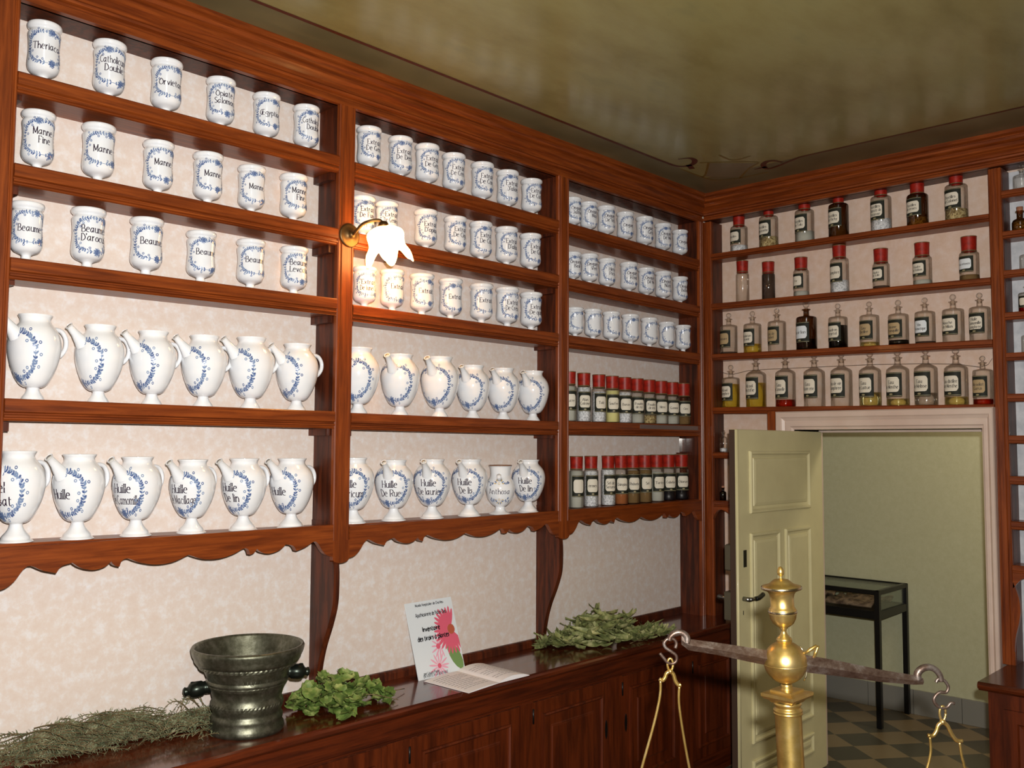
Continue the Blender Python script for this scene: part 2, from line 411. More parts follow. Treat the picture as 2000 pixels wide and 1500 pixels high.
def add_jar(x, y, z, lines, s, theta, label, group, k, up=0, tall=1):
    r = link('apothecary_jar', ALB_ME, None, (x, y, z), theta, label=label, category='jar', group=group)
    r.scale = (s, s, s*tall)
    link('painted_wreath', ALB_W[k % 4], r)
    if lines: link('lettering', text_mesh(lines, alb_rf, RJ*.93, (1.9+up)*RJ, .00265, .0265, 1.7*RJ, thick=1.4, thin=.6), r)
    return r

RP = .08
def pit_outer(foot):
    if foot == 'small': f = [(.42, 0), (.43, .06), (.38, .15), (.29, .27), (.24, .38), (.25, .45)]; b0 = .47
    else: f = [(.6, 0), (.6, .06), (.53, .11), (.5, .2), (.37, .34), (.28, .46), (.235, .58), (.25, .64)]; b0 = .66
    H = 2.62 if foot == 'small' else 2.45
    body = [(.36, 0), (.54, .12), (.73, .42), (.89, .82), (.98, 1.22), (1.0, 1.52), (.94, 1.84), (.81, 2.08), (.67, 2.24), (.59, 2.35), (.585, 2.46), (.645, 2.56), (.65, 2.6)]
    return f+[(r, b0+z*H/2.6) for r, z in body], b0, H/2.6
PIT = {}
for foot in ('small', 'tall'):
    o, b0, k = pit_outer(foot); top = o[-1][1]
    me = lathe_mesh('spouted_jar', o, [(.58, top), (.52, top-.1), (.53, top-.3), (.7, top-.6), (.8, top-1.2), (0, top-1.9)], RP, seg=48)
    prof = [(r*RP, z*RP) for r, z in smoothprof(o)]; rf = rfun(prof)
    ws = []
    for q in range(3):
        mb = MB(); wreath(mb, rf, RP, (b0+1.12*k)*RP, (1.0, 1.05, .96)[q]*RP, 1.0*.86*k*RP, .0054, 40+q, ((82, 98),), (-90,) if q != 1 else (-95,), 1.15)
        # painted collar round the spout
        for j in range(14):
            a = 2*PI*j/14; wrap([leaf_poly(math.cos(a)*.17*RP, (b0+1.82*k)*RP+math.sin(a)*.14*RP, a, .009, .005)], mb, rf, RP, j % 2, .0011)
        ws.append(mb.mesh('painted_wreath', ['blue_light', 'blue_dark']))
    mb = MB(); z0 = (b0+1.78*k)*RP; z1 = (b0+2.48*k)*RP
    pts = [(0, -.82*RP, z0), (0, -1.0*RP, z0+.2*RP), (0, -1.22*RP, z0+.42*RP), (0, -1.44*RP, z0+.62*RP), (0, -1.50*RP, z0+.67*RP)]
    mb.tube(pts, [.31*RP, .235*RP, .165*RP, .14*RP, .17*RP], 16, 0, cap=False)
    mb.tube(pts[::-1][:3], [.115*RP, .1*RP, .09*RP], 12, 1)
    mb.tube([(0, -1.50*RP, z0+.67*RP), (0, -1.502*RP, z0+.672*RP)], [.16*RP, .115*RP], 16, 0, cap=False)
    sp = mb.mesh('spout', ['glaze', 'glaze_in'])
    mb = MB(); zt = (b0+2.05*k)*RP; zb = (b0+1.15*k)*RP
    mb.tube(smooth_pts([(0, .68*RP, zt-.02*RP), (0, .95*RP, zt+.12*RP), (0, 1.25*RP, zt+.05*RP), (0, 1.44*RP, zt-.22*RP), (0, 1.42*RP, zt-.55*RP), (0, 1.2*RP, zb+.08*RP), (0, .96*RP, zb)], 4), .115*RP, 12, 0, flat=.75)
    hd = mb.mesh('handle', ['glaze'])
    PIT[foot] = (me, ws, sp, hd, rf, b0, k)
def add_pitcher(x, y, z, lines, s, theta, foot, label, group, q, spout=True, tall=1):
    me, ws, sp, hd, rf, b0, k = PIT[foot]
    r = link('spouted_jar', me, None, (x, y, z), theta, label=label, category='jar', group=group); r.scale = (s, s, s*tall)
    link('painted_wreath', ws[q % 3], r); link('handle', hd, r)
    if spout: link('spout', sp, r)
    if lines: link('lettering', text_mesh(lines, rf, RP, (b0+1.08*k)*RP, .0034, .036, 1.5*RP, .008, thick=1.35, thin=.55), r)
    return r

# ================================================================ THE ROOM
DZ = -.03
H = 3.192+DZ; DW = .1444; CT = .79+DZ; CF = -.222     # ceiling, wallpaper depth, worktop height, worktop front edge
X1L, X1R, X2L, X2R, X3L, XA = -2.554, -2.480, -1.280, -1.201, -.044, -3.687
YL, YR, YR2, YA0, YA1 = -.047, -1.529, -1.585, -.55, -1.478
ZF = 3.035+DZ; HEAD = 1.83+DZ
XFAR = onp(1750, 1387, 2, 0).x
def structure(name, mb, mats, **k): return mb.obj(name, mats, None, None, kind='structure', **k)
# floor of tiles laid diagonally
fm = mat('floor_tiles', (90, 84, 70), rough=.35)
N, L, b = nodes(fm)
tc = N.new('ShaderNodeTexCoord'); mp = N.new('ShaderNodeMapping'); mp.inputs['Rotation'].default_value = (0, 0, math.radians(38)); ck = N.new('ShaderNodeTexChecker')
ck.inputs['Scale'].default_value = 4.6; ck.inputs[1].default_value = lin((150, 130, 98)); ck.inputs[2].default_value = lin((88, 82, 68))
nz = N.new('ShaderNodeTexNoise'); nz.inputs['Scale'].default_value = 9; mx = N.new('ShaderNodeMix'); mx.data_type = 'RGBA'; mx.blend_type = 'MULTIPLY'; mx.inputs[0].default_value = .5
L.new(tc.outputs['Object'], mp.inputs[0]); L.new(mp.outputs[0], ck.inputs[0]); L.new(ck.outputs[0], mx.inputs[6]); L.new(nz.outputs[0], mx.inputs[7]); L.new(mx.outputs[2], b.inputs['Base Color'])
mb = MB(); mb.box(-6.5, XFAR+.1, -5, 1.5, -.1, 0); structure('floor', mb, 'floor_tiles')
# painted, varnished ceiling: olive field, grey-green border
cm = mat('ceiling_paint', (130, 120, 70), rough=.34, spec=.5, coat=.3)
N, L, b = nodes(cm); b.inputs['Coat Roughness'].default_value = .16
cr = noisecol(cm, [(.3, (120, 110, 62)), (.45, (134, 124, 76)), (.58, (142, 134, 86)), (.75, (124, 120, 80))], (1, 2.2, 1), 1.8, 8, .66, distort=.1)
tc = N.new('ShaderNodeTexCoord'); sx = N.new('ShaderNodeSeparateXYZ'); L.new(tc.outputs['Object'], sx.inputs[0])
g1 = N.new('ShaderNodeMath'); g1.operation = 'GREATER_THAN'; g1.inputs[1].default_value = -.205; L.new(sx.outputs['Y'], g1.inputs[0])
g2 = N.new('ShaderNodeMath'); g2.operation = 'GREATER_THAN'; g2.inputs[1].default_value = -.305; L.new(sx.outputs['X'], g2.inputs[0])
g3 = N.new('ShaderNodeMath'); g3.operation = 'MAXIMUM'; L.new(g1.outputs[0], g3.inputs[0]); L.new(g2.outputs[0], g3.inputs[1])
nz = N.new('ShaderNodeTexNoise'); nz.inputs['Scale'].default_value = 3; c2 = N.new('ShaderNodeValToRGB')
c2.color_ramp.elements[0].position = .35; c2.color_ramp.elements[0].color = lin((84, 84, 58)); c2.color_ramp.elements[1].position = .65; c2.color_ramp.elements[1].color = lin((108, 104, 74))
L.new(tc.outputs['Object'], nz.inputs[0]); L.new(nz.outputs[0], c2.inputs[0])
mx = N.new('ShaderNodeMix'); mx.data_type = 'RGBA'; L.new(g3.outputs[0], mx.inputs[0]); L.new(cr.outputs[0], mx.inputs[6]); L.new(c2.outputs[0], mx.inputs[7]); L.new(mx.outputs[2], b.inputs['Base Color'])
mb = MB(); mb.box(-6.5, .3, -5, .3, H, H+.1); ceil = structure('ceiling', mb, 'ceiling_paint')
mb = MB()
def cstrip(pts, wd, mi=0, dz=.001):
    pts = smooth_pts([(a, b_, 0) for a, b_ in pts], 6) if len(pts) > 2 else [Vector((*p, 0)) for p in pts]
    ws = wd if isinstance(wd, list) else [wd]*len(pts)
    if len(ws) != len(pts): ws = [ws[min(int(i*(len(ws)-1)/(len(pts)-1)), len(ws)-2)]*(1-((i*(len(ws)-1)/(len(pts)-1)) % 1))+ws[min(int(i*(len(ws)-1)/(len(pts)-1))+1, len(ws)-1)]*((i*(len(ws)-1)/(len(pts)-1)) % 1) for i in range(len(pts))]
    vs = []
    for i, p in enumerate(pts):
        t = (pts[min(i+1, len(pts)-1)]-pts[max(i-1, 0)]).normalized(); n = Vector((-t.y, t.x, 0))*ws[i]/2
        vs += [(p.x+n.x, p.y+n.y, H-dz), (p.x-n.x, p.y-n.y, H-dz)]
    mb.add(vs, [(2*i, 2*i+2, 2*i+3, 2*i+1) for i in range(len(pts)-1)], mi)
def cpx(*q): return [tuple(onp(u, v, 2, H-.001))[:2] for u, v in q]
cstrip([(-6.5, -.205), (-.72, -.205)], .018)
cstrip([(-.72, -.205)]+cpx((1325, 325), (1350, 322), (1357, 314), (1347, 309), (1325, 311)), [.018, .02, .028, .03, .022, .006])
cstrip(cpx((1345, 322), (1352, 330)), .03)
cstrip([(-.305, -5), (-.305, -.75)], .016)
cstrip([(-.305, -.75)]+cpx((1505, 329), (1491, 323), (1497, 316), (1512, 314), (1528, 317)), [.016, .02, .03, .03, .024, .008])
cstrip(cpx((1497, 326), (1473, 331)), [.03, .008])
for q in (((1366, 318), (1450, 316), (1482, 317)), ((1384, 318), (1378, 340), (1372, 346)), ((1482, 318), (1462, 330), (1445, 348)), ((1330, 330), (1375, 347), (1400, 352), (1445, 348)), ((1404, 303), (1432, 313), (1466, 305)), ((1445, 348), (1500, 336))):
    cstrip(cpx(*q), .012, 1)
mb.add([(p[0], p[1], H-.0006) for p in cpx((1386, 319), (1478, 319), (1444, 346), (1374, 345))], [(3, 2, 1, 0)], 2)
mb.obj('painted_border', ['border_red', 'border_ochre', 'plaque'], ceil)
# walls
mb = MB(); mb.box(-6.5, .3, DW, DW+.12, 0, H); structure('wall_left', mb, 'wallpaper')
DB = .125
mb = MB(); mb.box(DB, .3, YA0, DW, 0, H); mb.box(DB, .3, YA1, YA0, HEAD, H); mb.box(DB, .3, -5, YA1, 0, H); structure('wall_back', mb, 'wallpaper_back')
mb = MB(); mb.box(-6.5, .3, -5.1, -5, 0, H); structure('wall_right', mb, 'plaster')
mb = MB(); mb.box(-6.6, -6.5, -5, .2, 0, H); structure('wall_front', mb, 'plaster')
mb = MB(); mb.box(XFAR, XFAR+.1, -3.2, 1.5, 0, 3.0); structure('wall_far', mb, 'green_wall')
mb = MB(); mb.box(.3, XFAR, 1.4, 1.5, 0, 3.0); mb.box(.3, XFAR, -3.3, -3.2, 0, 3.0); structure('wall_side', mb, 'green_wall')
mb = MB(); mb.box(.3, XFAR, -3.2, 1.5, 2.9, 3.0); structure('ceiling_next_room', mb, 'plaster')
mb = MB()
y = -3.2
while y < 1.4: mb.bevbox(XFAR-.015, XFAR, y, min(y+.292, 1.4), 0, .155, .002); y += .295
structure('baseboard_far', mb, 'baseboard_tile')
# door opening: architrave, reveal lining
mb = MB()
prof = [(0, 0), (0, .03), (.006, .036), (.03, .036), (.036, .03), (.05, .022), (.056, .024), (.078, .024), (.084, .016), (.096, .012), (.096, 0)]
AO = .096
def arm(P0, P1):
    n = len(prof); vs = [P0(i, h) for i, h in prof]+[P1(i, h) for i, h in prof]
    mb.add(vs, [(i, i+1, n+i+1, n+i) for i in range(n-1)])
zt = HEAD+AO
arm(lambda i, h: (-h, YA0+AO-i, 0), lambda i, h: (-h, YA0+AO-i, zt-i))
arm(lambda i, h: (-h, YA0+AO-i, zt-i), lambda i, h: (-h, YA1-.055+i*.57, zt-i))
arm(lambda i, h: (-h, YA1-.055+i*.57, zt-i), lambda i, h: (-h, YA1-.055+i*.57, 0))
mb.box(-.004, .3, YA0, YA0+.02, 0, HEAD+.02); mb.box(-.004, .3, YA1-.02, YA1, 0, HEAD+.02); mb.box(-.004, .3, YA1, YA0, HEAD, HEAD+.02)
mb.box(.255, .3, YA0-.012, YA0, 0, HEAD); mb.box(.255, .3, YA1, YA1+.012, 0, HEAD); mb.box(.255, .3, YA1, YA0, HEAD-.012, HEAD)
me = mb.mesh('trim_1', ['architrave_paint']); fixn(me); link('trim_1', me, kind='structure')
mb = MB(); mb.box(-.002, 0, YA1-.06, -.46, zt-.001, zt+.0)
# plain lining board behind the architrave down to the wall
mb = MB(); mb.box(0, DB, YA0+.0, YA0+AO-.002, 0, zt); mb.box(0, DB, YA1-.052, YA1-.02, 0, zt); mb.box(0, DB, YA1-.05, YA0+AO, HEAD+.02, zt)
structure('trim_2', mb, 'architrave_paint')

# ---------------------------------------------------------------- the door leaf
YD = YA0-.036; TH = .033
xh = .235; xf = onp(1438, 1000, 1, YD).x
door = empty('door_1', (xh, YD, 0), kind='structure', label='olive painted panelled door standing open', category='door')
def inv(o, p): return (p[0]-o.location.x, p[1]-o.location.y, p[2]-o.location.z)
mb = MB(); mb.bevbox(xf-xh, 0, 0, TH, .01, HEAD-.008, .003); lf = mb.obj('door_leaf', 'door_paint', door)
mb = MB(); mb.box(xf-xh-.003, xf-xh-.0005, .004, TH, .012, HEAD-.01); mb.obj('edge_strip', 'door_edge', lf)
mb = MB(); mb.tube([(xf-xh+.012, .003, .012), (xf-xh+.012, .003, HEAD-.01)], .009, 12); mb.obj('edge_bead', 'door_paint', lf)
mb = MB()
def DP(a, b_, h): return (a-xh, -h, b_)
bol = [(0, 0), (0, .008), (.004, .012), (.012, .012), (.02, .004), (.03, .001), (.034, .001), (.036, .006), (.05, .009)]
xs = [onp(u, 1000, 1, YD).x for u in (1464, 1521, 1532, 1581)]
zt1 = onp(1464, 881, 1, YD).z; zb1 = onp(1464, 1003, 1, YD).z; zt2 = onp(1464, 1042, 1, YD).z; zb2 = onp(1463, 1456, 1, YD).z; zt3 = onp(1463, 1490, 1, YD).z
mb.ringpanel(DP, xs[0], xs[3], zb1, zt1, bol)
mb.ringpanel(DP, xs[0], xs[1], zb2, zt2, bol); mb.ringpanel(DP, xs[2], xs[3], zb2, zt2, bol)
mb.ringpanel(DP, xs[0], xs[1], .12, zt3, bol); mb.ringpanel(DP, xs[2], xs[3], .12, zt3, bol)
me = mb.mesh('panel_moulding', ['door_paint']); fixn(me); link('panel_moulding', me, lf)
mb = MB(); hz = onp(1455, 1169, 1, YD).z; hx = onp(1452, 1169, 1, YD).x-xh
mb.tube([(hx, 0, hz), (hx, -.035, hz)], .011, 12, 0)
mb.tube([(hx, -.033, hz), (hx+.045, -.04, hz)], [.010, .008], 12, 0)
mb.tube(smooth_pts([(hx+.045, -.04, hz), (hx+.075, -.042, hz+.002), (hx+.12, -.038, hz+.012)], 4), .011, 12, 1)
mb.obj('door_handle', ['steel', 'black_metal'], door)
mb = MB(); kx = onp(1455, 1091, 1, YD).x-xh; kz = onp(1455, 1091, 1, YD).z
mb.box(kx-.014, kx+.012, -.003, 0, kz-.04, kz+.04, 0); mb.box(hx-.004, hx+.001, -.001, .001, hz-.075, hz-.055, 0)
mb.obj('slot_plate', 'black_metal', door)
mb = MB(); e = xf-xh
mb.bevbox(e-.004, e+.12, TH, TH+.034, hz-.1, hz+.035, .004, 0); mb.tube([(e+.03, TH+.03, hz), (e+.03, TH+.085, hz)], .013, 12, 1)
mb.obj('rim_lock', ['lock_old', 'steel'], door)
mb = MB(); mb.bevbox(e-.004, e+.09, TH, TH+.028, kz-.055, kz+.07, .006, 0); mb.obj('door_bolt', 'lock_old', door)

# ================================================================ SHELVING ON THE LEFT WALL
def railprof(h, t=.022):
    return [(-t, 0), (-.003, 0), (0, -.004), (0, -.58*h), (-.009, -.64*h), (-.009, -.69*h), (-.002, -.74*h), (-.002, -.82*h), (-.009, -.86*h), (-.009, -.91*h), (-.004, -h), (-t, -h)]
def PL(d, x, z): return (x, -d, z)
def PK(d, y, z): return (-d, y, z)
def rail(mb, P, s0, s1, z0, z1, h, D, t=.022, bare=False):
    n = railprof(h, t)
    if bare: t = .0215
    else: mb.extr(n, lambda a, b_: P(a, s0, z0+b_), lambda a, b_: P(a, s1, z1+b_))
    hb = .03 if bare else h-.003; pk = [(-t, 0), (-t, -hb), (-D, -hb), (-D, 0)]
    mb.extr(pk, lambda a, b_: P(a, s0, z0+b_), lambda a, b_: P(a, s1, z1+b_))
def post(mb, P, s0, s1, z0, z1, t=.022):
    w_ = s1-s0; sg = 1 if w_ > 0 else -1; w_ = abs(w_)
    pr = [(0, -t), (0, -.006), (.004, -.002), (.009, -.002), (.011, -.005), (.014, -.005), (.017, 0), (w_-.017, 0), (w_-.014, -.005), (w_-.011, -.005), (w_-.009, -.002), (w_-.004, -.002), (w_, -.006), (w_, -t)]
    mb.extr(pr, lambda a, b_: P(b_, s0+sg*a, z0), lambda a, b_: P(b_, s0+sg*a, z1))
corn = [(0, 0), (0, .022), (-.008, .027), (-.008, .034), (.006, .038), (.008, .046), (0, .054), (0, .064), (.014, .076), (.026, .083), (.026, .092), (.016, .096), (.016, .103), (.034, .112), (.039, .122), (.028, .127), (.028, .133), (.042, .14), (.042, H-ZF), (-.03, H-ZF), (-.03, 0)]
bays = [('left', XA, X1L), ('middle', X1R, X2L), ('right', X2R, X3L)]
ZS = {'left': [(2.821, 2.834), (2.549, 2.554), (2.273, 2.287), (1.867, 1.863), (1.454, 1.435)],
      'middle': [(2.827, 2.817), (2.552, 2.553), (2.273, 2.272), (1.860, 1.853), (1.439, 1.430)],
      'right': [(2.818, 2.811), (2.549, 2.542), (2.271, 2.269), (1.857, 1.859), (1.433, 1.441)]}
def fixlink(mb, name, mats, parent, **t):
    me = mb.mesh(name, mats if isinstance(mats, list) else [mats]); fixn(me); return link(name, me, parent, **t)
shel = empty('shelving_unit', (-1.8, 0, 0), label='tall reddish oak shelving with five tiers along the left wallpapered wall', category='shelving')
def sh(mb, name, mats, par=shel, **t):
    o = fixlink(mb, name, mats, par, **t); o.location = -par.location; return o
XE = -5.2
mb = MB()
mb.extr(corn, lambda a, b_: (XE, -a, ZF+b_), lambda a, b_: (-max(a, 0) if a > 0 else 0, -a, ZF+b_)); sh(mb, 'cornice', 'wood_x')
mb = MB(); mb.box(XE, 0, .022, DW-.002, ZF, ZF+.03); sh(mb, 'top_board', 'panel_wood')
B = 'wood_x'
allb = bays+[('outer', -4.9, XA-.075)]
for bn, x0, x1 in allb:
    for i, (za, zb) in enumerate(ZS.get(bn, ZS['left'])):
        mb = MB(); rail(mb, PL, x0, x1, za+DZ, zb+DZ, .064, DW-.001, .022, i == 4); s_ = sh(mb, 'shelf', 'wood_x')
        if bn == 'right' and i == 3:
            t = MB(); t.box(onp(1250, 835, 1, 0).x, onp(1363, 840, 1, 0).x, -.0015, 0, 1.8, 1.822); fixlink(t, 'label_strip', 'tape', s_)
# uprights with the side boards behind them
ZB = 1.435+DZ
def vq(u, v): p = onp(u, v, 1, 0); return ((p.x-X1R)/(X2L-X1R), p.z-(1.435+DZ))
SEG = [[(0, -.118), (.02, -.112), (.04, -.094), vq(717, 1054), vq(735, 1061), vq(751, 1065)], [vq(751, 1065), vq(757, 1055), vq(770, 1050)],
       [vq(770, 1050), vq(780, 1058), vq(795, 1061), vq(808, 1057), vq(816, 1049)], [vq(816, 1049), vq(820, 1055), vq(826, 1057)], [vq(826, 1057), vq(829, 1048), vq(836, 1045), vq(850, 1051), vq(870, 1054.5), vq(891, 1051), vq(909, 1041)]]
VAL = []
for g_ in SEG: VAL += [(p.x, p.y) for p in smooth_pts([(a, b_, 0) for a, b_ in g_], 4)][:-1]
VAL.append((.5, SEG[-1][-1][1]))
full = VAL+[(1-q, d) for q, d in VAL[:-1]][::-1]
def valance(mb, P, s0, s1, zt, pat, t=.022, k=1.0, bead=.012):
    n = len(pat); vs = []
    for t_ in (0, -t):
        for q, d in pat: vs += [P(t_, s0+(s1-s0)*q, zt), P(t_, s0+(s1-s0)*q, zt+d*k)]
    fs = []
    for j in range(n-1):
        a = 2*j; fs += [(a, a+1, a+3, a+2), (2*n+a, 2*n+a+2, 2*n+a+3, 2*n+a+1), (a+1, 2*n+a+1, 2*n+a+3, a+3), (a, a+2, 2*n+a+2, 2*n+a)]
    mb.add(vs, fs)
for bn, x0, x1 in allb:
    za, zb = ZS.get(bn, ZS['left'])[4]
    mb = MB(); valance(mb, PL, x0, x1, (za+zb)/2+DZ, full); sh(mb, 'valance', 'wood_x')
def bracket(mb, x0, x1, front0=0.0):
    # side view: shelf front to a thin foot against the wall
    zt_ = ZB-.08; prof = [(.0225, ZB+.02), (.0225, zt_-.05), (-.001, zt_-.057), (-.004, zt_-.16), (.004, zt_-.22), (.03, zt_-.29), (.062, zt_-.36), (.085, zt_-.43), (.1, zt_-.51), (.104, zt_-.57), (.104, CT), (DW-.001, CT), (DW-.001, ZB+.02)]
    sp = [(a.x, a.y) for a in smooth_pts([(p[0], p[1], 0) for p in prof[1:11]], 3)]
    prof = [prof[0]]+sp+prof[11:]
    n = len(prof); vs = [(x0, a, b_) for a, b_ in prof]+[(x1, a, b_) for a, b_ in prof]
    fs = [(i, (i+1) % n, n+(i+1) % n, n+i) for i in range(n)]+[tuple(range(n)), tuple(range(n, 2*n))[::-1]]
    mb.add(vs, fs)
for x0, x1 in ((XA-.075, XA), (X1L, X1R), (X2L, X2R)):
    mb = MB(); post(mb, PL, x0, x1, ZB-.05, ZF)
    cx = (x0+x1)/2; vs = []; m = 12
    foot = [(x0, ZB-.05), (x0, ZB-.118)]+[(cx-math.cos(PI*j/m)*(x1-x0)/2, ZB-.118-math.sin(PI*j/m)*.016) for j in range(1, m)]+[(x1, ZB-.118), (x1, ZB-.05)]
    n = len(foot); vs = [(a, 0, b_) for a, b_ in foot]+[(a, .022, b_) for a, b_ in foot]
    mb.add(vs, [tuple(range(n)), tuple(range(n, 2*n))[::-1]]+[(i, (i+1) % n, n+(i+1) % n, n+i) for i in range(n)])
    sh(mb, 'upright', 'wood_z')
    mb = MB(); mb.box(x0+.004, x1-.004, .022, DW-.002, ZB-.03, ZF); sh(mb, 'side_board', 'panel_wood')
    mb = MB(); bracket(mb, x0+.002, x0+.028); sh(mb, 'bracket', 'panel_wood')
    mb = MB()
    for za, zb in ZS['left'][:4]:
        for xx in (x0-.022, x1):
            mb = MB(); mb.box(xx, xx+.022, .03, DW-.004, zb+DZ-.09, zb+DZ-.062); sh(mb, 'cleat', 'panel_wood')
# corner post and its side board, down to the worktop with a wavy front edge
mb = MB(); post(mb, PL, X3L, 0, CT, ZF); mb.box(X3L, 0, .022, .04, CT, ZF); sh(mb, 'upright', 'wood_z')
mb = MB(); mb.box(X3L-.002, X3L+.02, .018, DW-.002, CT, ZF); sh(mb, 'side_board', 'panel_wood')

# ================================================================ SHELVING ON THE BACK WALL
sk = empty('shelving_unit', (0, -.8, 0), label='dark oak shelving of glass bottles built around the door opening', category='shelving')
ZK = [(2.844, 2.827), (2.555, 2.528), (2.265, 2.239), (1.961, 1.939)]
mb = MB(); mb.extr([(a, max(b_, .009)) for a, b_ in corn], lambda a, b_: (-a, -max(a, 0), ZF+b_), lambda a, b_: (-a, -2.9, ZF+b_)); sh(mb, 'cornice', 'wood_y', sk)
mb = MB(); mb.box(.0005, .03, .0005, .03, CT, ZF); sh(mb, 'corner_fillet', 'wood_z', sk)
mb = MB(); mb.box(.022, DB-.002, -2.9, 0, ZF+.009, ZF+.03); sh(mb, 'top_board', 'panel_wood', sk)
for i, (za, zb) in enumerate(ZK):
    mb = MB(); rail(mb, PK, YL, YR, za+DZ, zb+DZ, .037, DB-.001); sh(mb, 'shelf', 'wood_y', sk)
ZR = [2.924, 2.734, 2.552, 2.358, 2.172, 1.985, 1.796, 1.612, 1.410, 1.214]
YR3, YR4 = -2.12, -2.18
for i, z in enumerate(ZR):
    for ya, yb in ((YR2, YR3), (YR4, -2.85)):
        mb = MB(); rail(mb, PK, ya, yb, z+DZ, z+DZ-.004, .036, DB-.001); sh(mb, 'shelf', 'wood_y', sk)
wave = [(0, -.1), (.06, -.06), (.14, -.045), (.25, -.055), (.36, -.075), (.5, -.05), (.64, -.075), (.75, -.055), (.86, -.045), (.94, -.06), (1, -.1)]
wave = [(max(0, min(1, v.x)), v.y) for v in smooth_pts([(a, b_, 0) for a, b_ in wave], 4)]
mb = MB(); valance(mb, PK, YR2, YR3, 1.214+DZ-.034, [(q, d+.03) for q, d in wave]); sh(mb, 'valance', 'wood_y', sk)
for ya, yb, z0 in ((0, YL, CT), (YR, YR2, .77+DZ), (YR3, YR4, .77+DZ)):
    mb = MB(); post(mb, PK, ya, yb, z0, ZF); sh(mb, 'upright', 'wood_z', sk)
    if ya == YR:     # wavy console piece beside the post above the low cupboard
        pts = [(YR2, 1.11), (YR2-.02, 1.05), (YR2-.028, .99), (YR2-.02, .93), (YR2-.004, .86), (YR2, .8)]
        sp = smooth_pts([(a, b_, 0) for a, b_ in pts], 4); mb = MB(); n = len(sp)
        vs = [(0, p.x, p.y) for p in sp]+[(.022, p.x, p.y) for p in sp]+[(0, YR2+.01, p.y) for p in sp]
        mb.add(vs, [(i, i+1, n+i+1, n+i) for i in range(n-1)]+[(2*n+i, 2*n+i+1, i+1, i) for i in range(n-1)]); sh(mb, 'console', 'wood_z', sk)
for ya, yb, z0 in ((YL+.02, YL-.002, CT), (YR+.002, YR2-.002, .77+DZ), (YR3+.002, YR4-.002, .77+DZ)):
    mb = MB(); mb.box(.02, DB-.002, yb, ya, z0, ZF); sh(mb, 'side_board', 'panel_wood', sk)
# narrow tier beside the door
Y5, Y6 = -.387, -.45
mb = MB(); post(mb, PK, Y5, Y6, 1.34+DZ, 1.93+DZ); sh(mb, 'upright', 'wood_z', sk)
mb = MB(); mb.box(.02, DB-.002, Y6+.004, Y5-.004, CT, 1.93+DZ); sh(mb, 'side_board', 'panel_wood', sk)
for z in (1.706, 1.434):
    mb = MB(); rail(mb, PK, YL, Y5, z+DZ, z+DZ, .034, DB-.001); sh(mb, 'shelf', 'wood_y', sk)
mb = MB(); valance(mb, PK, YL, Y5, 1.434+DZ-.034, [(q, d+.03) for q, d in wave]); sh(mb, 'valance', 'wood_y', sk)
mb = MB(); mb.box(DB-.004, DB, YR4, YR2, .77+DZ, ZF); sh(mb, 'back_panel', 'grey_backing', sk)
# paper tag pinned under a shelf
p = onp(620, 614, 1, .07); mb = MB(); mb.box(p.x, p.x+.052, .035, .1, p.z-.001, p.z)
mb.obj('paper_tag', 'label_paper', None, label='small pale paper tag under the third shelf beside the lamp upright', category='tag')

# ================================================================ WORKTOP AND BASE CABINETS
wt = MB(); nose = [(-.30, 0), (CF+.012, 0), (CF+.003, -.004), (CF, -.012), (CF+.001, -.024), (CF+.008, -.032), (CF+.014, -.034), (-.30, -.034)]
prof = [(DW-.001, 0), (CF+.014, 0), (CF+.004, -.004), (CF, -.012), (CF+.002, -.024), (CF+.01, -.033), (CF+.022, -.035), (DW-.001, -.035)]
wt.extr(prof, lambda a, b_: (XE, a, CT+b_), lambda a, b_: (DB-.001, a, CT+b_))
work = fixlink(wt, 'worktop', 'worktop_wood', None, label='long polished reddish wooden worktop under the left wall shelves', category='worktop')
mb = MB(); sk_ = [(DW-.001, 0), (DW-.016, 0), (DW-.016, .024), (DW-.01, .034), (DW-.001, .036)]
mb.extr(sk_, lambda a, b_: (XE, a, CT+b_), lambda a, b_: (X3L-.003, a, CT+b_)); fixlink(mb, 'back_strip', 'panel_wood', work)
FY = CF+.028                                                # cabinet face
cab = empty('base_cabinet', (-1.8, FY, 0), label='dark red oak base cabinets with raised panel doors below the long worktop', category='cabinet')
def cpart(mb, name, mats):
    o = fixlink(mb, name, mats, cab); o.location = -cab.location; return o
zfas = onp(1100, 1353, 1, FY).z
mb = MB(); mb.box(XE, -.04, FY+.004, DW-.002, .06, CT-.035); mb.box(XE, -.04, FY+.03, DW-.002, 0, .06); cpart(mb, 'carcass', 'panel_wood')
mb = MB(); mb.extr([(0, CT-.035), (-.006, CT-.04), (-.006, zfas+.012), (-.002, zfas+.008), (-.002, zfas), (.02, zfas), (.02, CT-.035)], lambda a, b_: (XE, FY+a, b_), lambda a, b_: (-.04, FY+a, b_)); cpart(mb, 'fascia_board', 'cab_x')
cx_ = lambda u, v: onp(u, v, 1, FY).x
edges = [(-5.1, -4.3), (-4.25, -3.5), (-3.42, cx_(755, 1450)), (cx_(800, 1450), cx_(1014, 1450)), (cx_(1041, 1400), cx_(1190, 1400)), (cx_(1215, 1380), cx_(1328, 1380)), (cx_(1352, 1350), -.05)]
prev = XE
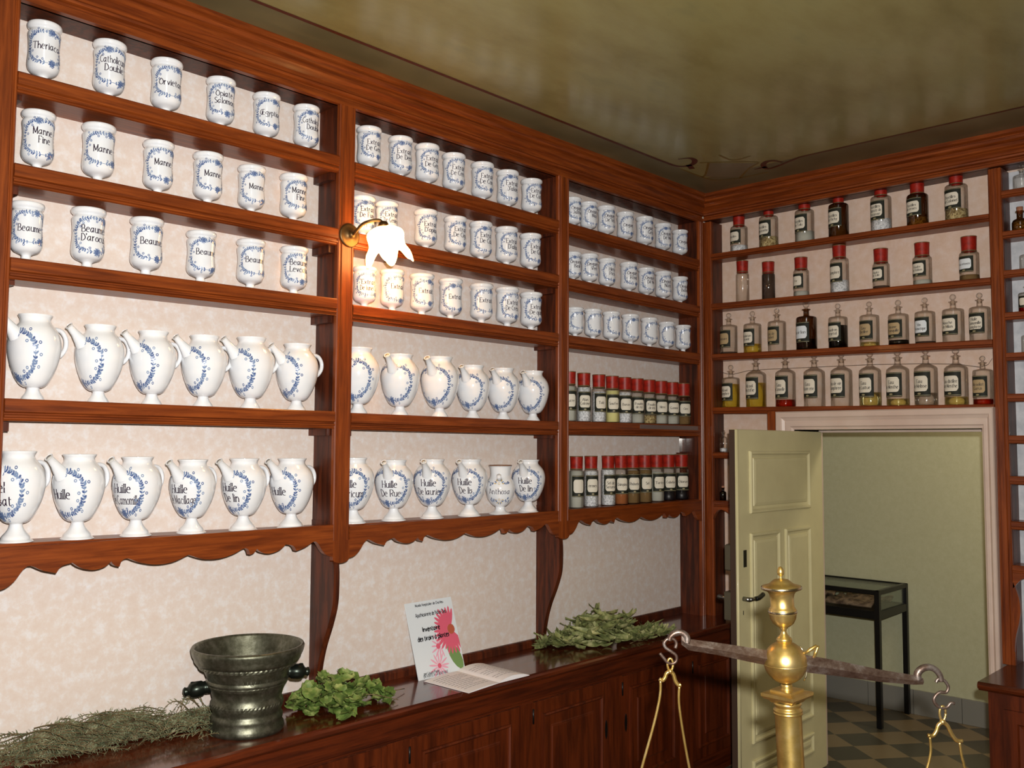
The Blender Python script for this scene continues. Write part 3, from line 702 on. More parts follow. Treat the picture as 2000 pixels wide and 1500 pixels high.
for k, (a, b_) in enumerate(edges):
    mb = MB(); mb.bevbox(prev, a-.002, FY-.004, FY+.02, .06, zfas, .002); cpart(mb, 'stile', 'cab_z'); prev = b_+.002
    d = MB(); d.bevbox(a, b_, FY-.001, FY+.018, .1, zfas-.006, .002)
    st = .055
    def CP(s_, t_, h): return (s_, FY-.001-h, t_)
    d.ringpanel(CP, a+st, b_-st, .1+.06, zfas-.06, [(0, 0), (.001, .010), (.008, .012), (.014, .006), (.018, -.008), (.024, -.012), (.03, -.012), (.062, .002), (.064, .005), (.068, .006)])
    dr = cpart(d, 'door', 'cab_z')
    e = MB(); ex = a+.026 if k % 2 else b_-.026; ez = zfas-.22
    e.extr([(-.006, -.03), (0, -.042), (.006, -.03), (.009, 0), (.006, .03), (0, .042), (-.006, .03), (-.009, 0)], lambda p, q: (ex+p, FY-.002, ez+q), lambda p, q: (ex+p, FY-.004, ez+q))
    e.tube([(a-.004, FY-.006, zfas-.09), (a-.004, FY-.006, zfas-.03)], .004, 8)
    fixlink(e, 'escutcheon', 'black_metal', dr)
mb = MB(); mb.box(XE, -.04, FY, FY+.03, 0, .07); mb.box(XE, -.04, FY-.002, FY+.016, .06, .1); cpart(mb, 'plinth', 'cab_x')
# low cupboard at the right
CR = .77+DZ; pc = onp(1908, 1332, 2, CR); xr, yr = pc.x, pc.y
wt2 = MB(); wt2.extr([(DB-.006, 0), (xr+.014, 0), (xr+.004, -.004), (xr, -.014), (xr+.004, -.026), (xr+.016, -.03), (xr+.02, -.036), (DB-.006, -.036)], lambda a, b_: (a, yr, CR+b_), lambda a, b_: (a, -3.0, CR+b_))
fixlink(wt2, 'worktop', 'worktop_wood_y', None, label='dark wooden top of the low cupboard at the right edge', category='worktop')
c2_ = empty('base_cabinet', (xr+.2, yr-.7, 0), label='dark wood low cupboard right of the doorway', category='cabinet')
mb = MB(); mb.box(xr+.04, DB-.006, -2.98, yr-.03, 0, CR-.036); o = fixlink(mb, 'carcass', 'cab_z', c2_); o.location = -c2_.location
for a, b_ in ((yr-.09, yr-.72), (yr-.8, yr-1.38)):
    mb = MB(); mb.ringpanel(lambda s_, t_, h: (xr+.04-h, s_, t_), b_, a, .1, CR-.1, [(0, 0), (0, .012), (.05, .012), (.056, .004), (.07, .002), (.1, .008)]); o = fixlink(mb, 'door', 'cab_z', c2_); o.location = -c2_.location

# ================================================================ FAIENCE ON THE LEFT WALL
YJ = .0605
ORD = ['first', 'second', 'third', 'fourth', 'fifth', 'sixth', 'seventh', 'eighth', 'ninth', 'tenth']
TIER = ['top shelf', 'second shelf', 'third shelf', 'fourth shelf', 'bottom shelf']
def shelf_z(bay, i, x):
    bn, x0, x1 = [b_ for b_ in bays if b_[0] == bay][0]; za, zb = ZS[bay][i]
    return za+(zb-za)*(x-x0)/(x1-x0)+DZ
def camth(x, y): return math.atan2(CAM.x-x, -(CAM.y-y))
E_ = 'Extrait'; O_ = 'Onguent'; B_ = 'Beaume'; Hu = 'Huille'
JARS = [
 ('left', 0, [(86, 70, 'Theriaca'), (213.5, 68, 'Catholicum/Double'), (325, 64, 'Orvietan'), (431, 59, 'Opiate/Salomon'), (520.5, 55, 'Œgyptiac'), (598, 53, 'Catholicum/Double')]),
 ('left', 1, [(74, 70, 'Manne/Fine'), (192, 69, 'Manne'), (309, 63, 'Manne'), (406, 61, 'Manne'), (491, 56, 'Manne'), (573, 56, 'Manne/Fine')]),
 ('left', 2, [(53, 69, 'Beaume'), (172, 71, "Beaume/D'arocus"), (286, 68, B_), (392.5, 60.5, B_), (489.5, 58, B_), (574, 56, 'Beaume/Levcata')]),
 ('middle', 0, [(720.5, 50, 'Extrait/De Gene'), (782, 49, 'Extrait/De Dent'), (834, 49, 'Extrait/De Genti'), (886, 47, 'Extrait/De Centa'), (942, 46, 'Extrait/De Coral'), (991, 45, "Extrait/D'aloes"), (1038, 43, 'Extrait/De Coche')]),
 ('middle', 1, [(709, 48, 'Extrait/De Fume'), (755, 47, 'Extrait/De Genievre'), (831.5, 47, "Extrait/D'opium"), (889, 46, 'Extrait/De Cigue'), (939, 46, 'Extrait/De Calla'), (989, 46, "Extrait/D'alun"), (1036, 44, 'Extrait/De Gom')]),
 ('middle', 2, [(712, 48, 'Extrait/De lune Ca'), (766, 49, E_), (824, 49, E_), (880, 48, E_), (940, 47, E_), (990.5, 47, 'Extrait/De Cresson'), (1037, 45, 'Extrait/De quina')]),
 ('right', 0, [(1119, 35, 'Onguent/Dalthea'), (1150, 35, 'Onguent/Mad'), (1184, 36, 'Onguent/De Vella'), (1221, 35, O_), (1259, 36, 'Onguent/Gris'), (1295, 34, 'Onguent/De Mer'), (1328, 32, O_)]),
 ('right', 1, [(1119, 34, 'Onguent/Basil'), (1151, 36, 'Onguent/Vert'), (1185.5, 35, 'Hiera/Picra'), (1228, 36, 'Onguent/Rosat'), (1262, 34, 'Onguent/De Mai'), (1295, 34, 'Onguent/Nutrit'), (1328, 32, 'Onguent/Balsami')]),
 ('right', 2, [(1123, 35, ''), (1158, 36, ''), (1194, 36, ''), (1231, 36, ''), (1268, 35, ''), (1302, 33, ''), (1334, 32, '')]),
]
rj = random.Random(3)
for bay, i, items in JARS:
    for k, (u, wpx, t) in enumerate(items):
        z = shelf_z(bay, i, -2); x = atz(u, 1, YJ, z+.085).x; z = shelf_z(bay, i, x)
        d = depth((x, YJ, z)); s = shr(u)*(wpx/FPX*d)/(2*RJ); s = max(.74, min(1.05, s))
        lines = [q for q in t.split('/') if q]
        th = {'left': -.06, 'middle': -.16, 'right': -.2}[bay]+rj.uniform(-.12, .12)
        lab = ('white jar painted %s, ' % t.replace('/', ' ') if t else 'unlettered white and blue jar, ')+'%s from left on %s, %s bay' % (ORD[k], TIER[i], bay)
        add_jar(x, YJ, z, lines, s, th, lab, 'albarello jars with blue wreaths', k+i, rj.uniform(-.06, .1), 1/shr(u))
PITS = [
 ('left', 3, 'small', -.96, [(66.5, 108, ''), (194, 98, ''), (298, 93, ''), (398, 90, ''), (490, 90, ''), (580, 84, '')]),
 ('left', 4, 'tall', -.78, [(33, 114, 'Miel/Rosat'), (153, 106, 'Huille'), (267, 99, 'Huille/De Camomille'), (375.5, 92, 'Huille/De Macillage'), (476, 90, 'Huille/De lin'), (569.5, 87, 'Huille')]),
 ('middle', 3, 'small', -.44, [(700, 84, ''), (781.5, 77, ''), (859, 77, ''), (923.5, 67, ''), (983, 65, ''), (1041, 63, '')]),
 ('middle', 4, 'tall', -.34, [(690, 82, 'Huille/hypericum'), (769.5, 76, 'Huille/De Rue'), (844, 74, 'Huille/De laurier'), (917, 71, 'Huille/De lis'), (977, 63, '*'), (1032, 66, 'Huille/De lin')]),
]
for bay, i, foot, off, items in PITS:
    for k, (u, wpx, t) in enumerate(items):
        yp = .062; x = atz(u, 1, yp, shelf_z(bay, i, -2)+.12).x; z = shelf_z(bay, i, x); d = depth((x, yp, z)); s = min(1.02, shr(u)*(wpx/FPX*d)/(2*RP))
        yp = min(yp, DW-.006-RP*s)
        x = atz(u, 1, yp, z+.12).x; z = shelf_z(bay, i, x)
        th = camth(x, yp)+off+rj.uniform(-.06, .06)
        if t == '*':
            # the odd one out: ringed rim, short bib spout, coloured sprigs
            R = .066
            ou = [(.72, 0), (.72, .05), (.6, .12), (.36, .26), (.33, .5), (.42, .56), (.62, .72), (.85, 1.05), (.98, 1.5), (1.0, 1.85), (.9, 2.2), (.72, 2.5), (.68, 2.7), (.7, 3.0), (.74, 3.2), (.78, 3.25), (.78, 3.3)]
            me = lathe_mesh('spouted_jar', ou, [(.7, 3.3), (.62, 3.2), (.6, 2.6), (.8, 1.8), (0, .9)], R)
            pr = [(r*R, zz*R) for r, zz in smoothprof(ou)]; rf = rfun(pr)
            r = link('spouted_jar', me, None, (x, yp, z), camth(x, yp)-.08, label='small jar lettered Anthosa with brown rim and coloured sprigs, bottom shelf, middle bay', category='jar', group='spouted faience jars')
            mb = MB(); mb.tube([(R*.77*math.sin(a), -R*.77*math.cos(a), R*3.29) for a in [2*PI*j/32 for j in range(33)]], .0028, 6); mb.obj('painted_rim', 'brown_paint', r)
            mb = MB(); rn = random.Random(5)
            for cz, sg in ((2.1, 1), (1.0, -1)):
                for j in range(9):
                    a = j/8*PI
                    wrap([leaf_poly(math.cos(a)*.012, cz*R+sg*math.sin(a)*.01, a*sg, .013, .005)], mb, rf, R, 1 if j % 2 else 2, .0009)
                wrap(annulus(0, cz*R, .006, .002), mb, rf, R, 2, .001)
                for sx_ in (-1, 1):
                    for j in range(8): wrap([leaf_poly(sx_*(.026+j*.004), cz*R+sg*(.002+.004*math.sin(j)), rn.uniform(0, 6), .012, .005)], mb, rf, R, j % 2, .0009)
            mb.obj('painted_sprigs', ['blue_light', 'blue_dark', 'ochre_paint'], r)
            link('lettering', text_mesh(['Anthosa'], rf, R, 1.58*R, .003, .03, 1.75*R), r)
            mb = MB(); mb.tube([(0, -.7*R, 2.35*R), (0, -.95*R, 2.5*R), (0, -1.12*R, 2.62*R)], [.2*R, .16*R, .17*R], 14); mb.obj('spout', 'glaze', r)
            continue
        lines = [q for q in t.split('/') if q]
        if t: lab = 'white spouted jar painted %s, %s from left on %s, %s bay' % (t.replace('/', ' '), ORD[k], TIER[i], bay)
        else: lab = 'unlettered white spouted jar with blue garland, %s from left on %s, %s bay' % (ORD[k], TIER[i], bay)
        add_pitcher(x, yp, z, lines, s, th, foot, lab, 'spouted faience jars', k, not (bay == 'middle' and k == 0), 1/shr(u))

# ================================================================ GLASS BOTTLES
def rrect(w_, h_, r, n=4):
    out = []
    for cx__, cy, a0 in ((w_/2-r, h_/2-r, 0), (-w_/2+r, h_/2-r, PI/2), (-w_/2+r, -h_/2+r, PI), (w_/2-r, -h_/2+r, 1.5*PI)):
        for k in range(n+1): a = a0+PI/2*k/n; out.append((cx__+r*math.cos(a), cy+r*math.sin(a)))
    return out
def patch(mb, poly_w, poly_h, r, rf_r, cz, mi, off, R, n=10):
    # rounded patch wrapped on a cylinder, split in vertical strips so it follows the curve
    rows = []
    for i in range(n+1):
        x = -poly_w/2+poly_w*i/n; e = poly_w/2-abs(x)
        hh = poly_h/2 if e >= r else poly_h/2-r+math.sqrt(max(0, r*r-(r-e)**2))
        a = x/R; rr = R+off; rows += [(rr*math.sin(a), -rr*math.cos(a), cz-hh), (rr*math.sin(a), -rr*math.cos(a), cz+hh)]
    mb.add(rows, [(2*i, 2*i+2, 2*i+3, 2*i+1) for i in range(n)], mi)
def label_part(par, R, cz, lw, lh, lines, paper='label_paper'):
    mb = MB(); patch(mb, lw, lh, .001, None, cz, 0, .0006, R, 14); patch(mb, lw*.76, lh*.62, lh*.12, None, cz, 1, .0011, R, 14)
    patch(mb, lw*.18, lh*.07, lh*.03, None, cz-lh*.40, 2, .0011, R, 4); patch(mb, lw*.96, lh*.02, 0, None, cz+lh*.47, 2, .0011, R, 10); patch(mb, lw*.96, lh*.02, 0, None, cz-lh*.47, 2, .0011, R, 10)
    lb = mb.obj('label', ['label_black', paper, 'label_gold'], par)
    if lines:
        mb = MB(); n = len(lines); un = lh*.6*.2/8*1.15
        for i, t in enumerate(lines):
            cr_ = lambda z: R
            wrap(letter_polys(t, 0, cz+((n-1)/2-i)*un*11-un*4, un, maxw=lw*.66, thick=1.5, thin=.8), mb, cr_, R, 0, .0016)
        mb.obj('lettering', 'label_ink', lb)
    return lb
def bottle(x, y, z, R, hb, kind, theta, label, group, content=None, fillh=.3, lines=None, glassm='glass_clear', cap_h=None, cap_r=None, labeled=True, paper='label_paper', name='glass_bottle', cat='bottle', capm='red_cap', dark=None):
    """hb = height of the body up to the top of the shoulder"""
    mb = MB()
    if kind == 'red':                                    # wide-mouth jar, flat rounded shoulder, red cap
        cr_ = cap_r or R*.62; nh = hb+.006
        pr = [(0, .001), (R*.93, .001), (R, R*.1), (R, hb-R*.22), (R*.96, hb-R*.08), (R*.86, hb), (cr_*.94, hb+.002), (cr_*.94, nh+.004)]
    elif kind == 'flat':                                 # stoppered flask, flat shoulder
        pr = [(0, .001), (R*.94, .001), (R, R*.08), (R, hb-R*.2), (R*.95, hb-R*.06), (R*.8, hb), (R*.34, hb+R*.08), (R*.27, hb+R*.2), (R*.27, hb+R*.62), (R*.42, hb+R*.7), (R*.42, hb+R*.76), (R*.3, hb+R*.8)]
    elif kind == 'slope':                                # stoppered flask, conical shoulder
        pr = [(0, .001), (R*.94, .001), (R, R*.08), (R, hb-R*.5), (R*.97, hb-R*.34), (R*.8, hb-R*.18), (R*.42, hb+R*.02), (R*.28, hb+R*.14), (R*.27, hb+R*.62), (R*.42, hb+R*.7), (R*.42, hb+R*.76), (R*.3, hb+R*.8)]
    elif kind == 'vial':
        pr = [(0, .001), (R*.92, .001), (R, R*.12), (R, hb-R*.5), (R*.85, hb-R*.2), (R*.45, hb), (R*.4, hb+R*.15), (R*.4, hb+R*.8), (R*.55, hb+R*.85), (R*.55, hb+R*1.05)]
    elif kind == 'tube':
        pr = [(0, .001), (R*.9, .001), (R, R*.1), (R, hb-R*.3), (R*.9, hb-R*.05), (R*.8, hb)]
    mb.lathe(pr, 24, 0)
    b_ = mb.obj(name, glassm, None, (x, y, z), label=label, category=cat, group=group); b_.rotation_euler.z = theta
    if content:
        mb = MB(); r = R*.955; h = fillh*hb
        mb.lathe([(0, .004), (r*.93, .004), (r, .008), (r, h), (0, h+(.002 if content.startswith('powder') else 0))], 24, 0)
        mb.obj('contents', content, b_)
    if dark:
        mb = MB(); mb.lathe([(0, .003), (R*.97, .003), (R*.97, hb*.07), (0, hb*.07)], 24, 0); mb.obj('dregs', dark, b_)
    if kind in ('red', 'tube'):
        cr_ = cap_r or R*.62; ch = cap_h or .05; mb = MB(); zb = hb+.003
        mb.lathe([(cr_*.98, zb), (cr_*1.02, zb+.001), (cr_*1.02, zb+.004), (cr_*.98, zb+.005)], 24, 1)
        mb.lathe([(cr_*.97, zb+.004), (cr_, zb+ch*.5), (cr_*1.03, zb+ch-.004)], 24, 0)
        mb.lathe([(cr_*1.03, zb+ch-.004), (cr_*1.06, zb+ch-.002), (cr_*1.04, zb+ch), (0, zb+ch)], 24, 1)
        mb.obj('cap', [capm, 'cap_edge'], b_)
    elif kind in ('flat', 'slope'):
        mb = MB(); zc_ = hb+R*1.2; rr = R*.3
        mb.lathe([(0, hb+R*.4), (R*.2, hb+R*.42), (R*.24, hb+R*.8), (R*.14, hb+R*.88)]+[(rr*math.cos(a), zc_+rr*math.sin(a)) for a in [-PI/2+PI*(k+1)/10 for k in range(9)]]+[(0, zc_+rr)], 18, 0)
        mb.obj('stopper', 'glass_clear', b_)
    elif kind == 'vial':
        mb = MB(); mb.lathe([(0, hb+R*.6), (R*.36, hb+R*.6), (R*.42, hb+R*1.6), (0, hb+R*1.6)], 14, 0); mb.obj('stopper', capm if capm != 'red_cap' else 'cork', b_)
    if labeled:
        lh = hb*(.56 if kind == 'red' else .6); label_part(b_, R, hb*(.58 if kind in ('red',) else .52), R*2.0, lh, lines, paper)
    return b_
YB = .066
def zk(i, y): za, zb = ZK[i]; return za+(zb-za)*(y-YL)/(YR-YL)+DZ
# back wall: (u centre, body width, v of shoulder, cap half-width px, cap height px, contents, fill, words, extras)
KR = [
 (0, 'red', [(1443.5, 34, 440, 11, 20, 'powder_white', .24, 'Pastilles', {}), (1501.5, 37.6, 420, 10, 22, 'powder_tan', .33, "Pastilles/d'Ipecacuanha", {}), (1571.6, 38, 408, 11.5, 22, 'powder_grey', .33, 'Pastilles/de Tolu', {'glassm': 'glass_clear'}),
   (1638, 40, 396, 10.5, 21, 'powder_brown', .34, 'Pastilles/de Vichy', {'glassm': 'glass_brown'}), (1721, 41.6, 381, 12, 24, 'powder_white', .34, 'Pastilles/Chlorate de/Potasse', {}), (1792, 43, 377, 13, 24, 'powder_tan', .26, 'Pastilles/de Kermes', {'glassm': 'glass_brown'}), (1868, 46, 358, 12.5, 17, 'powder_tan', .3, 'Pastilles/de Calomel', {})]),
 (1, 'red', [(1450.5, 26, 532, 11, 23, None, 0, None, {'kind': 'tube', 'labeled': False}), (1501, 26, 533, 11.5, 22, 'powder_darkbrown', .97, None, {'kind': 'tube', 'labeled': False}), (1565, 31, 526, 12, 24, 'powder_grey', .2, 'Fer', {'glassm': 'glass_clear'}),
   (1640, 37, 503, 12.5, 25, 'powder_white', .36, 'Camphre', {}), (1721, 34, 513, 13, 28, 'powder_darkbrown', .12, 'Poudre/de Scille', {}), (1801.5, 38, 500, 13.5, 27, 'powder_grey', .18, 'Poudre/de Hoblon', {}), (1893, 40, 491, 14, 30, 'powder_brown', .2, 'Sous carbonate', {'paper': 'card_white'})]),
 (2, 'flat', [(1423.6, 34, 634, 0, 0, None, 0, 'Teinture', {'glassm': 'glass_clear', 'paper': 'label_paper_old', 'dark': 'powder_darkbrown'}), (1470, 35, 631, 0, 0, 'liquid_yellow', .3, 'Alcoolature/Aconit', {}), (1517.7, 36, 626, 0, 0, None, 0, 'Eau de/Rabel', {'paper': 'label_paper_old'}),
   (1575.4, 41, 617, 0, 0, 'liquid_brown', .32, 'Eau de fleurs', {'glassm': 'glass_brown', 'paper': 'card_white', 'dark': 'powder_black'}), (1637, 38, 617.5, 0, 0, 'liquid_dark', .72, 'Goudron/Vegetal', {}), (1698.4, 39, 614, 0, 0, 'liquid_pale', .14, 'Eau/Distillee', {'paper': 'label_paper_old'}),
   (1755, 41, 612, 0, 0, 'liquid_green', .16, 'Baume/Tranquille', {'paper': 'label_paper_old'}), (1807, 41, 607, 0, 0, None, 0, 'Vin/Aromatique', {'paper': 'card_white', 'dark': 'powder_darkbrown'}), (1862, 44, 602, 0, 0, None, 0, 'Mouche/de Milan', {}), (1914, 43, 598, 0, 0, None, 0, 'Huile/Camomille/Camphree', {})]),
 (3, 'slope', [(1427.7, 35, 737, 0, 0, 'liquid_yellow', .78, 'Alcool/Camphre', {'kind': 'flat'}), (1477, 40, 723, 0, 0, 'liquid_yellow', .66, 'Alcool/Rectifie', {}), (1534.5, 40, 720, 0, 0, 'liquid_amber', .19, 'Eau/de Cannelle', {}), (1591, 42, 718, 0, 0, None, 0, 'Eau/de Laurier cerise', {}),
   (1644, 43, 716, 0, 0, None, 0, 'Eau de vie/Camphree', {}), (1700, 44, 715, 0, 0, 'liquid_pale', .34, 'Eau/de Laitue', {}), (1754, 46, 713, 0, 0, 'liquid_pale', .17, 'Eau/de Menthe', {}), (1809, 47, 710, 0, 0, 'liquid_clear', .3, 'Eau/de Melisse', {}), (1868, 48, 710, 0, 0, 'liquid_pale', .2, 'Eau distillee/de Menthe', {}), (1920, 41, 721, 0, 0, 'liquid_amber', .16, 'Alcoolat/Garus', {'kind': 'flat', 'paper': 'label_paper_old'})]),
]
DESC = {None: 'empty', 'powder_white': 'white powder', 'powder_tan': 'tan lozenges', 'powder_grey': 'pale grey powder', 'powder_brown': 'brown powder', 'powder_darkbrown': 'dark brown powder', 'liquid_yellow': 'yellow liquid', 'liquid_brown': 'brownish liquid', 'liquid_dark': 'black liquid',
        'liquid_pale': 'pale yellow liquid', 'liquid_green': 'dark green dregs', 'liquid_amber': 'amber liquid', 'liquid_clear': 'clear liquid', 'powder_orange': 'orange powder', 'liquid_red': 'red liquid', 'powder_yellow': 'pale yellow powder', 'powder_black': 'dark powder'}
KT = ['top shelf', 'second shelf', 'third shelf', 'fourth shelf']
for i, kind, items in KR:
    for k, (u, wpx, vt, cw, ch, content, fh, words, ex) in enumerate(items):
        y = atz(u, 0, YB, zk(i, -.8)+.09).y; z = zk(i, y); d = depth((YB, y, z)); R = shr(u)*wpx/FPX*d/2
        R = min(R, .0575); top = onp(u, vt, 0, YB-.7*R).z; hb = top-z
        ex = dict(ex); kd = ex.pop('kind', kind)
        if kd == 'slope': hb += 0
        kw = dict(ex)
        if cw: kw['cap_r'] = cw/FPX*d; kw['cap_h'] = ch/FPX*d
        hav = DESC[content] if content else 'no contents'
        lb = ('red-capped' if kd in ('red', 'tube') else 'glass-stoppered')+' bottle, %s, %s from left on %s of back wall' % (('unlabelled, ' if words is None else '')+hav, ORD[k], KT[i])
        bottle(YB, y, z, R, hb, kd, -PI/2-.30, lb, 'red-capped bottles on the back wall' if kd in ('red', 'tube') else 'stoppered flasks on the back wall', content, fh, words.split('/') if words else None, **kw)
# right bay of the left wall
def cap_row(i, us, vtop, names, conts, fills, grp):
    for k, u in enumerate(us):
        x = atz(u, 1, YB, shelf_z('right', i, -.6)+.08).x; z = shelf_z('right', i, x); d = depth((x, YB, z)); R = min(.0445, 14.3/FPX*d)
        t0, t1 = vtop; vt = t0+(t1-t0)*(u-us[0])/(us[-1]-us[0]); top = onp(u, vt, 1, YB).z; ch = 26/FPX*d; hb = top-z-ch
        c = conts[k % len(conts)]
        bottle(x, YB, z, R, hb, 'red', -.62+rj.uniform(-.15, .15), 'red-capped bottle holding %s, %s from left on %s, right bay' % (DESC[c] if c else 'nothing', ORD[k], TIER[i]), grp, c, fills[k % len(fills)], names[k].split('/') if names[k] else None, cap_r=R*.86, cap_h=ch)
cap_row(3, [1112, 1140.5, 1170, 1196, 1220.5, 1244.5, 1268, 1291, 1313, 1335], (727, 750), ['Sucre', 'Alun/Calcine', 'Talc', 'Soufre', 'Borax', 'Poudre/de riz', 'Poudre/de iris', 'Nitre', 'Gomme', 'Cire'],
        ['powder_grey', 'powder_white', 'powder_white', 'powder_yellow', 'powder_white', 'powder_grey', 'powder_tan', 'powder_grey', 'powder_grey', 'powder_brown'], [.96, .98, .9, .97, .95, .3, .28, .3, .3, .3], 'red-capped bottles in the right bay')
cap_row(4, [1126, 1154.5, 1188, 1213, 1236, 1259.5, 1283, 1306, 1331], (892, 888), ['', 'Kermes', 'Sel de/Saturne', 'Quinquina', 'Rhubarbe', 'Sel', 'Tartre', 'Cubebe', 'Chlorure'],
        ['powder_grey', 'powder_white', 'powder_white', 'powder_orange', 'powder_brown', 'powder_brown', 'powder_grey', 'powder_black', 'powder_black'], [.97, .96, .99, .7, .95, .96, .9, .3, .3], 'red-capped bottles in the right bay')
# small vessels in the narrow tiers
def small(u, zt_, R, hb, kd, label, **kw):
    p = atz(u, 0, .06, zt_+.05); bottle(.06, p.y, zt_+DZ, R, hb, kd, -PI/2, label, 'small bottles in the narrow tiers', **kw)
small(1413, 1.706, .022, .09, 'vial', 'small clear bottle with white powder, narrow tier left of the door frame', content='powder_white', fillh=.25, labeled=False, capm='glass_clear')
small(1412, 1.434, .0185, .052, 'vial', 'small brown corked bottle behind the open door edge', glassm='glass_dark', labeled=False, content='powder_darkbrown', fillh=.6)
small(1429, 1.434, .0175, .034, 'vial', 'tiny clear bottle beside the brown corked one', labeled=False, content='powder_white', fillh=.5, capm='glass_clear')
small(1995, 2.924, .036, .07, 'flat', 'small clear stoppered bottle on top shelf of right narrow tier', labeled=False)
small(1992, 2.734, .034, .06, 'vial', 'brown long-necked bottle on second shelf of right narrow tier', labeled=False, content='powder_tan', fillh=.7, glassm='glass_brown')
small(2008, 2.552, .036, .07, 'flat', 'clear bottle cut by picture edge, third shelf, right narrow tier', labeled=False)
small(2006, 2.358, .036, .09, 'flat', 'bottle of bright red liquid on fourth shelf of right narrow tier', content='liquid_red', fillh=.45, lines=None)
small(2011, 2.172, .034, .08, 'flat', 'clear stoppered bottle on fifth shelf of right narrow tier', labeled=False)
# square glass jar in the corner of the right bay
lx = onp(1338, 880, 1, .1).x
mb = MB(); zz = onp(1338, 884, 1, .1).z; mb.box(lx-.03, X3L-.003, .06, DW-.004, zz-.014, zz); fixlink(mb, 'ledge', 'panel_wood', shel).location = -shel.location
mb = MB(); mb.bevbox(lx-.024, lx+.024, .075, .123, zz, zz+.085, .004); mb.obj('glass_jar', 'glass_clear', None, label='square clear glass jar on the little corner ledge, right bay', category='jar')
# string tied along the flask necks
pts = [onp(u, v, 0, .05) for u, v in ((1396, 722), (1420, 730), (1432, 731), (1460, 724), (1500, 721), (1590, 717), (1700, 712), (1800, 710), (1870, 711), (1915, 717), (1930, 712), (1938, 700))]
mb = MB(); mb.tube(pts, .0009, 5); mb.obj('cord', 'label_ink', None, label='thin dark cord strung behind the stoppered flasks, fourth shelf of back wall', category='cord')

# ================================================================ WALL LAMP on the first upright
lc = onp(757, 478, 1, -.13); sp_ = onp(682, 460, 1, 0)
lamp = empty('wall_lamp', (sp_.x, 0, sp_.z), label='lit wall lamp with brass arm and frosted petal shade on the upright', category='lamp')
mb = MB(); MY = Matrix.Rotation(PI/2, 4, 'X')
mb.lathe([(.046, 0), (.046, .004), (.040, .008), (.034, .007), (.026, .012), (.018, .014), (.014, .02), (.011, .026), (.004, .03), (0, .03)], 36, 0, MY); fixlink(mb, 'wall_plate', 'brass_old', lamp)
rel = lambda u, v, y: onp(u, v, 1, y)-Vector((sp_.x, 0, sp_.z))
arm_pts = smooth_pts([(0, -.025, 0), rel(695, 452, -.05), rel(708, 438, -.08), rel(722, 432, -.105), rel(740, 430, -.125), rel(749, 437, -.13)], 5)
mb = MB(); mb.tube(arm_pts, .0058, 10); mb.lathe([(0, 0), (.014, 0), (.02, -.012), (.022, -.02), (0, -.02)], 16, 0, Matrix.Translation(arm_pts[-1]+Vector((0, 0, .008)))); mb.obj('arm', 'brass_old', lamp)
SHR = [.02, .05, .064, .07, .07, .067, .064, .065, .069, .075]
mb = MB(); nseg = 96; rows = 14; tilt = Matrix.Translation(arm_pts[-1]) @ Matrix.Rotation(-.32, 4, 'Y') @ Matrix.Rotation(.12, 4, 'X')
vs = []
for k in range(nseg):
    a = 2*PI*k/nseg; lobe = (.5+.5*math.cos(6*a+.6)); ln = .092+.052*lobe**1.1
    for i in range(rows):
        t = i/(rows-1); base = SHR[min(int(t*9), 9)]
        f_ = t*9-int(t*9); nx_ = SHR[min(int(t*9)+1, 9)]; base = base+(nx_-base)*f_
        r = base+.026*lobe*max(0, t-.5)/.5; r *= 1-.07*math.cos(12*a)*t*.4
        vs.append(tilt @ Vector((r*math.cos(a), r*math.sin(a), -.006-ln*t*1.0)))
fs = [(k*rows+i, k*rows+i+1, ((k+1) % nseg)*rows+i+1, ((k+1) % nseg)*rows+i) for k in range(nseg) for i in range(rows-1)]
mb.add(vs, fs, 0, True); so = mb.obj('lamp_shade', 'lamp_glass', lamp); md = so.modifiers.new('t', 'SOLIDIFY'); md.thickness = .003

# ================================================================ LEAFLET STAND AND BOOKLET
A_ = onp(813.5, 1329, 2, CT); B__ = onp(897, 1305, 2, CT)
A_.y = .035; B__.y = .04; sw = (B__-A_).length; ex_ = (B__-A_).normalized(); ny = Vector((0, 1, 0)); best = None
for la in range(2, 40):
    for hh in range(20, 60):
        L_ = math.radians(la); h = hh/100; e_ = 0
        for P_, q in ((A_, (776, 1174.5)), (B__, (857, 1163))):
            X = P_+Vector((0, math.sin(L_)*h, math.cos(L_)*h)); d = X-CAM; zz = d.dot(Fv); e_ += (1000+FPX*d.dot(R2)/zz-q[0])**2+(750-FPX*d.dot(U2)/zz-q[1])**2
        if A_.y+.006+math.sin(L_)*h < DW-.006 and (best is None or e_ < best[0]): best = (e_, L_, h)
_, LA, SH = best
stand = empty('card_stand', tuple(A_), label='white card stand with pink flower print propped beside the open booklet', category='sign')
ey_ = Vector((0, math.sin(LA), math.cos(LA))); en = ex_.cross(ey_)*1.0
if en.y > 0: en = -en
def SP(a, b_, h=0): return ex_*a+ey_*b_+en*h
mb = MB(); vs = [SP(a, b_, h) for h in (0, -.004) for a, b_ in ((0, 0), (sw, 0), (sw, SH), (0, SH))]
mb.add(vs, [(0, 1, 2, 3), (7, 6, 5, 4), (0, 4, 5, 1), (1, 5, 6, 2), (2, 6, 7, 3), (3, 7, 4, 0)]); fixlink(mb, 'card', 'card_white', stand)
mb = MB(); vs = [Vector((-.05*0, 0, .002))+q for q in (SP(-.0, 0), SP(sw, 0), SP(sw, 0)+Vector((0, .07, 0)), SP(0, 0)+Vector((0, .07, 0)))]
mb.add(vs, [(0, 1, 2, 3)]); mb.add([v+Vector((0, 0, -.0015)) for v in vs], [(3, 2, 1, 0)]); mb.obj('foot_plate', 'glass_sheet', stand)
mb = MB()
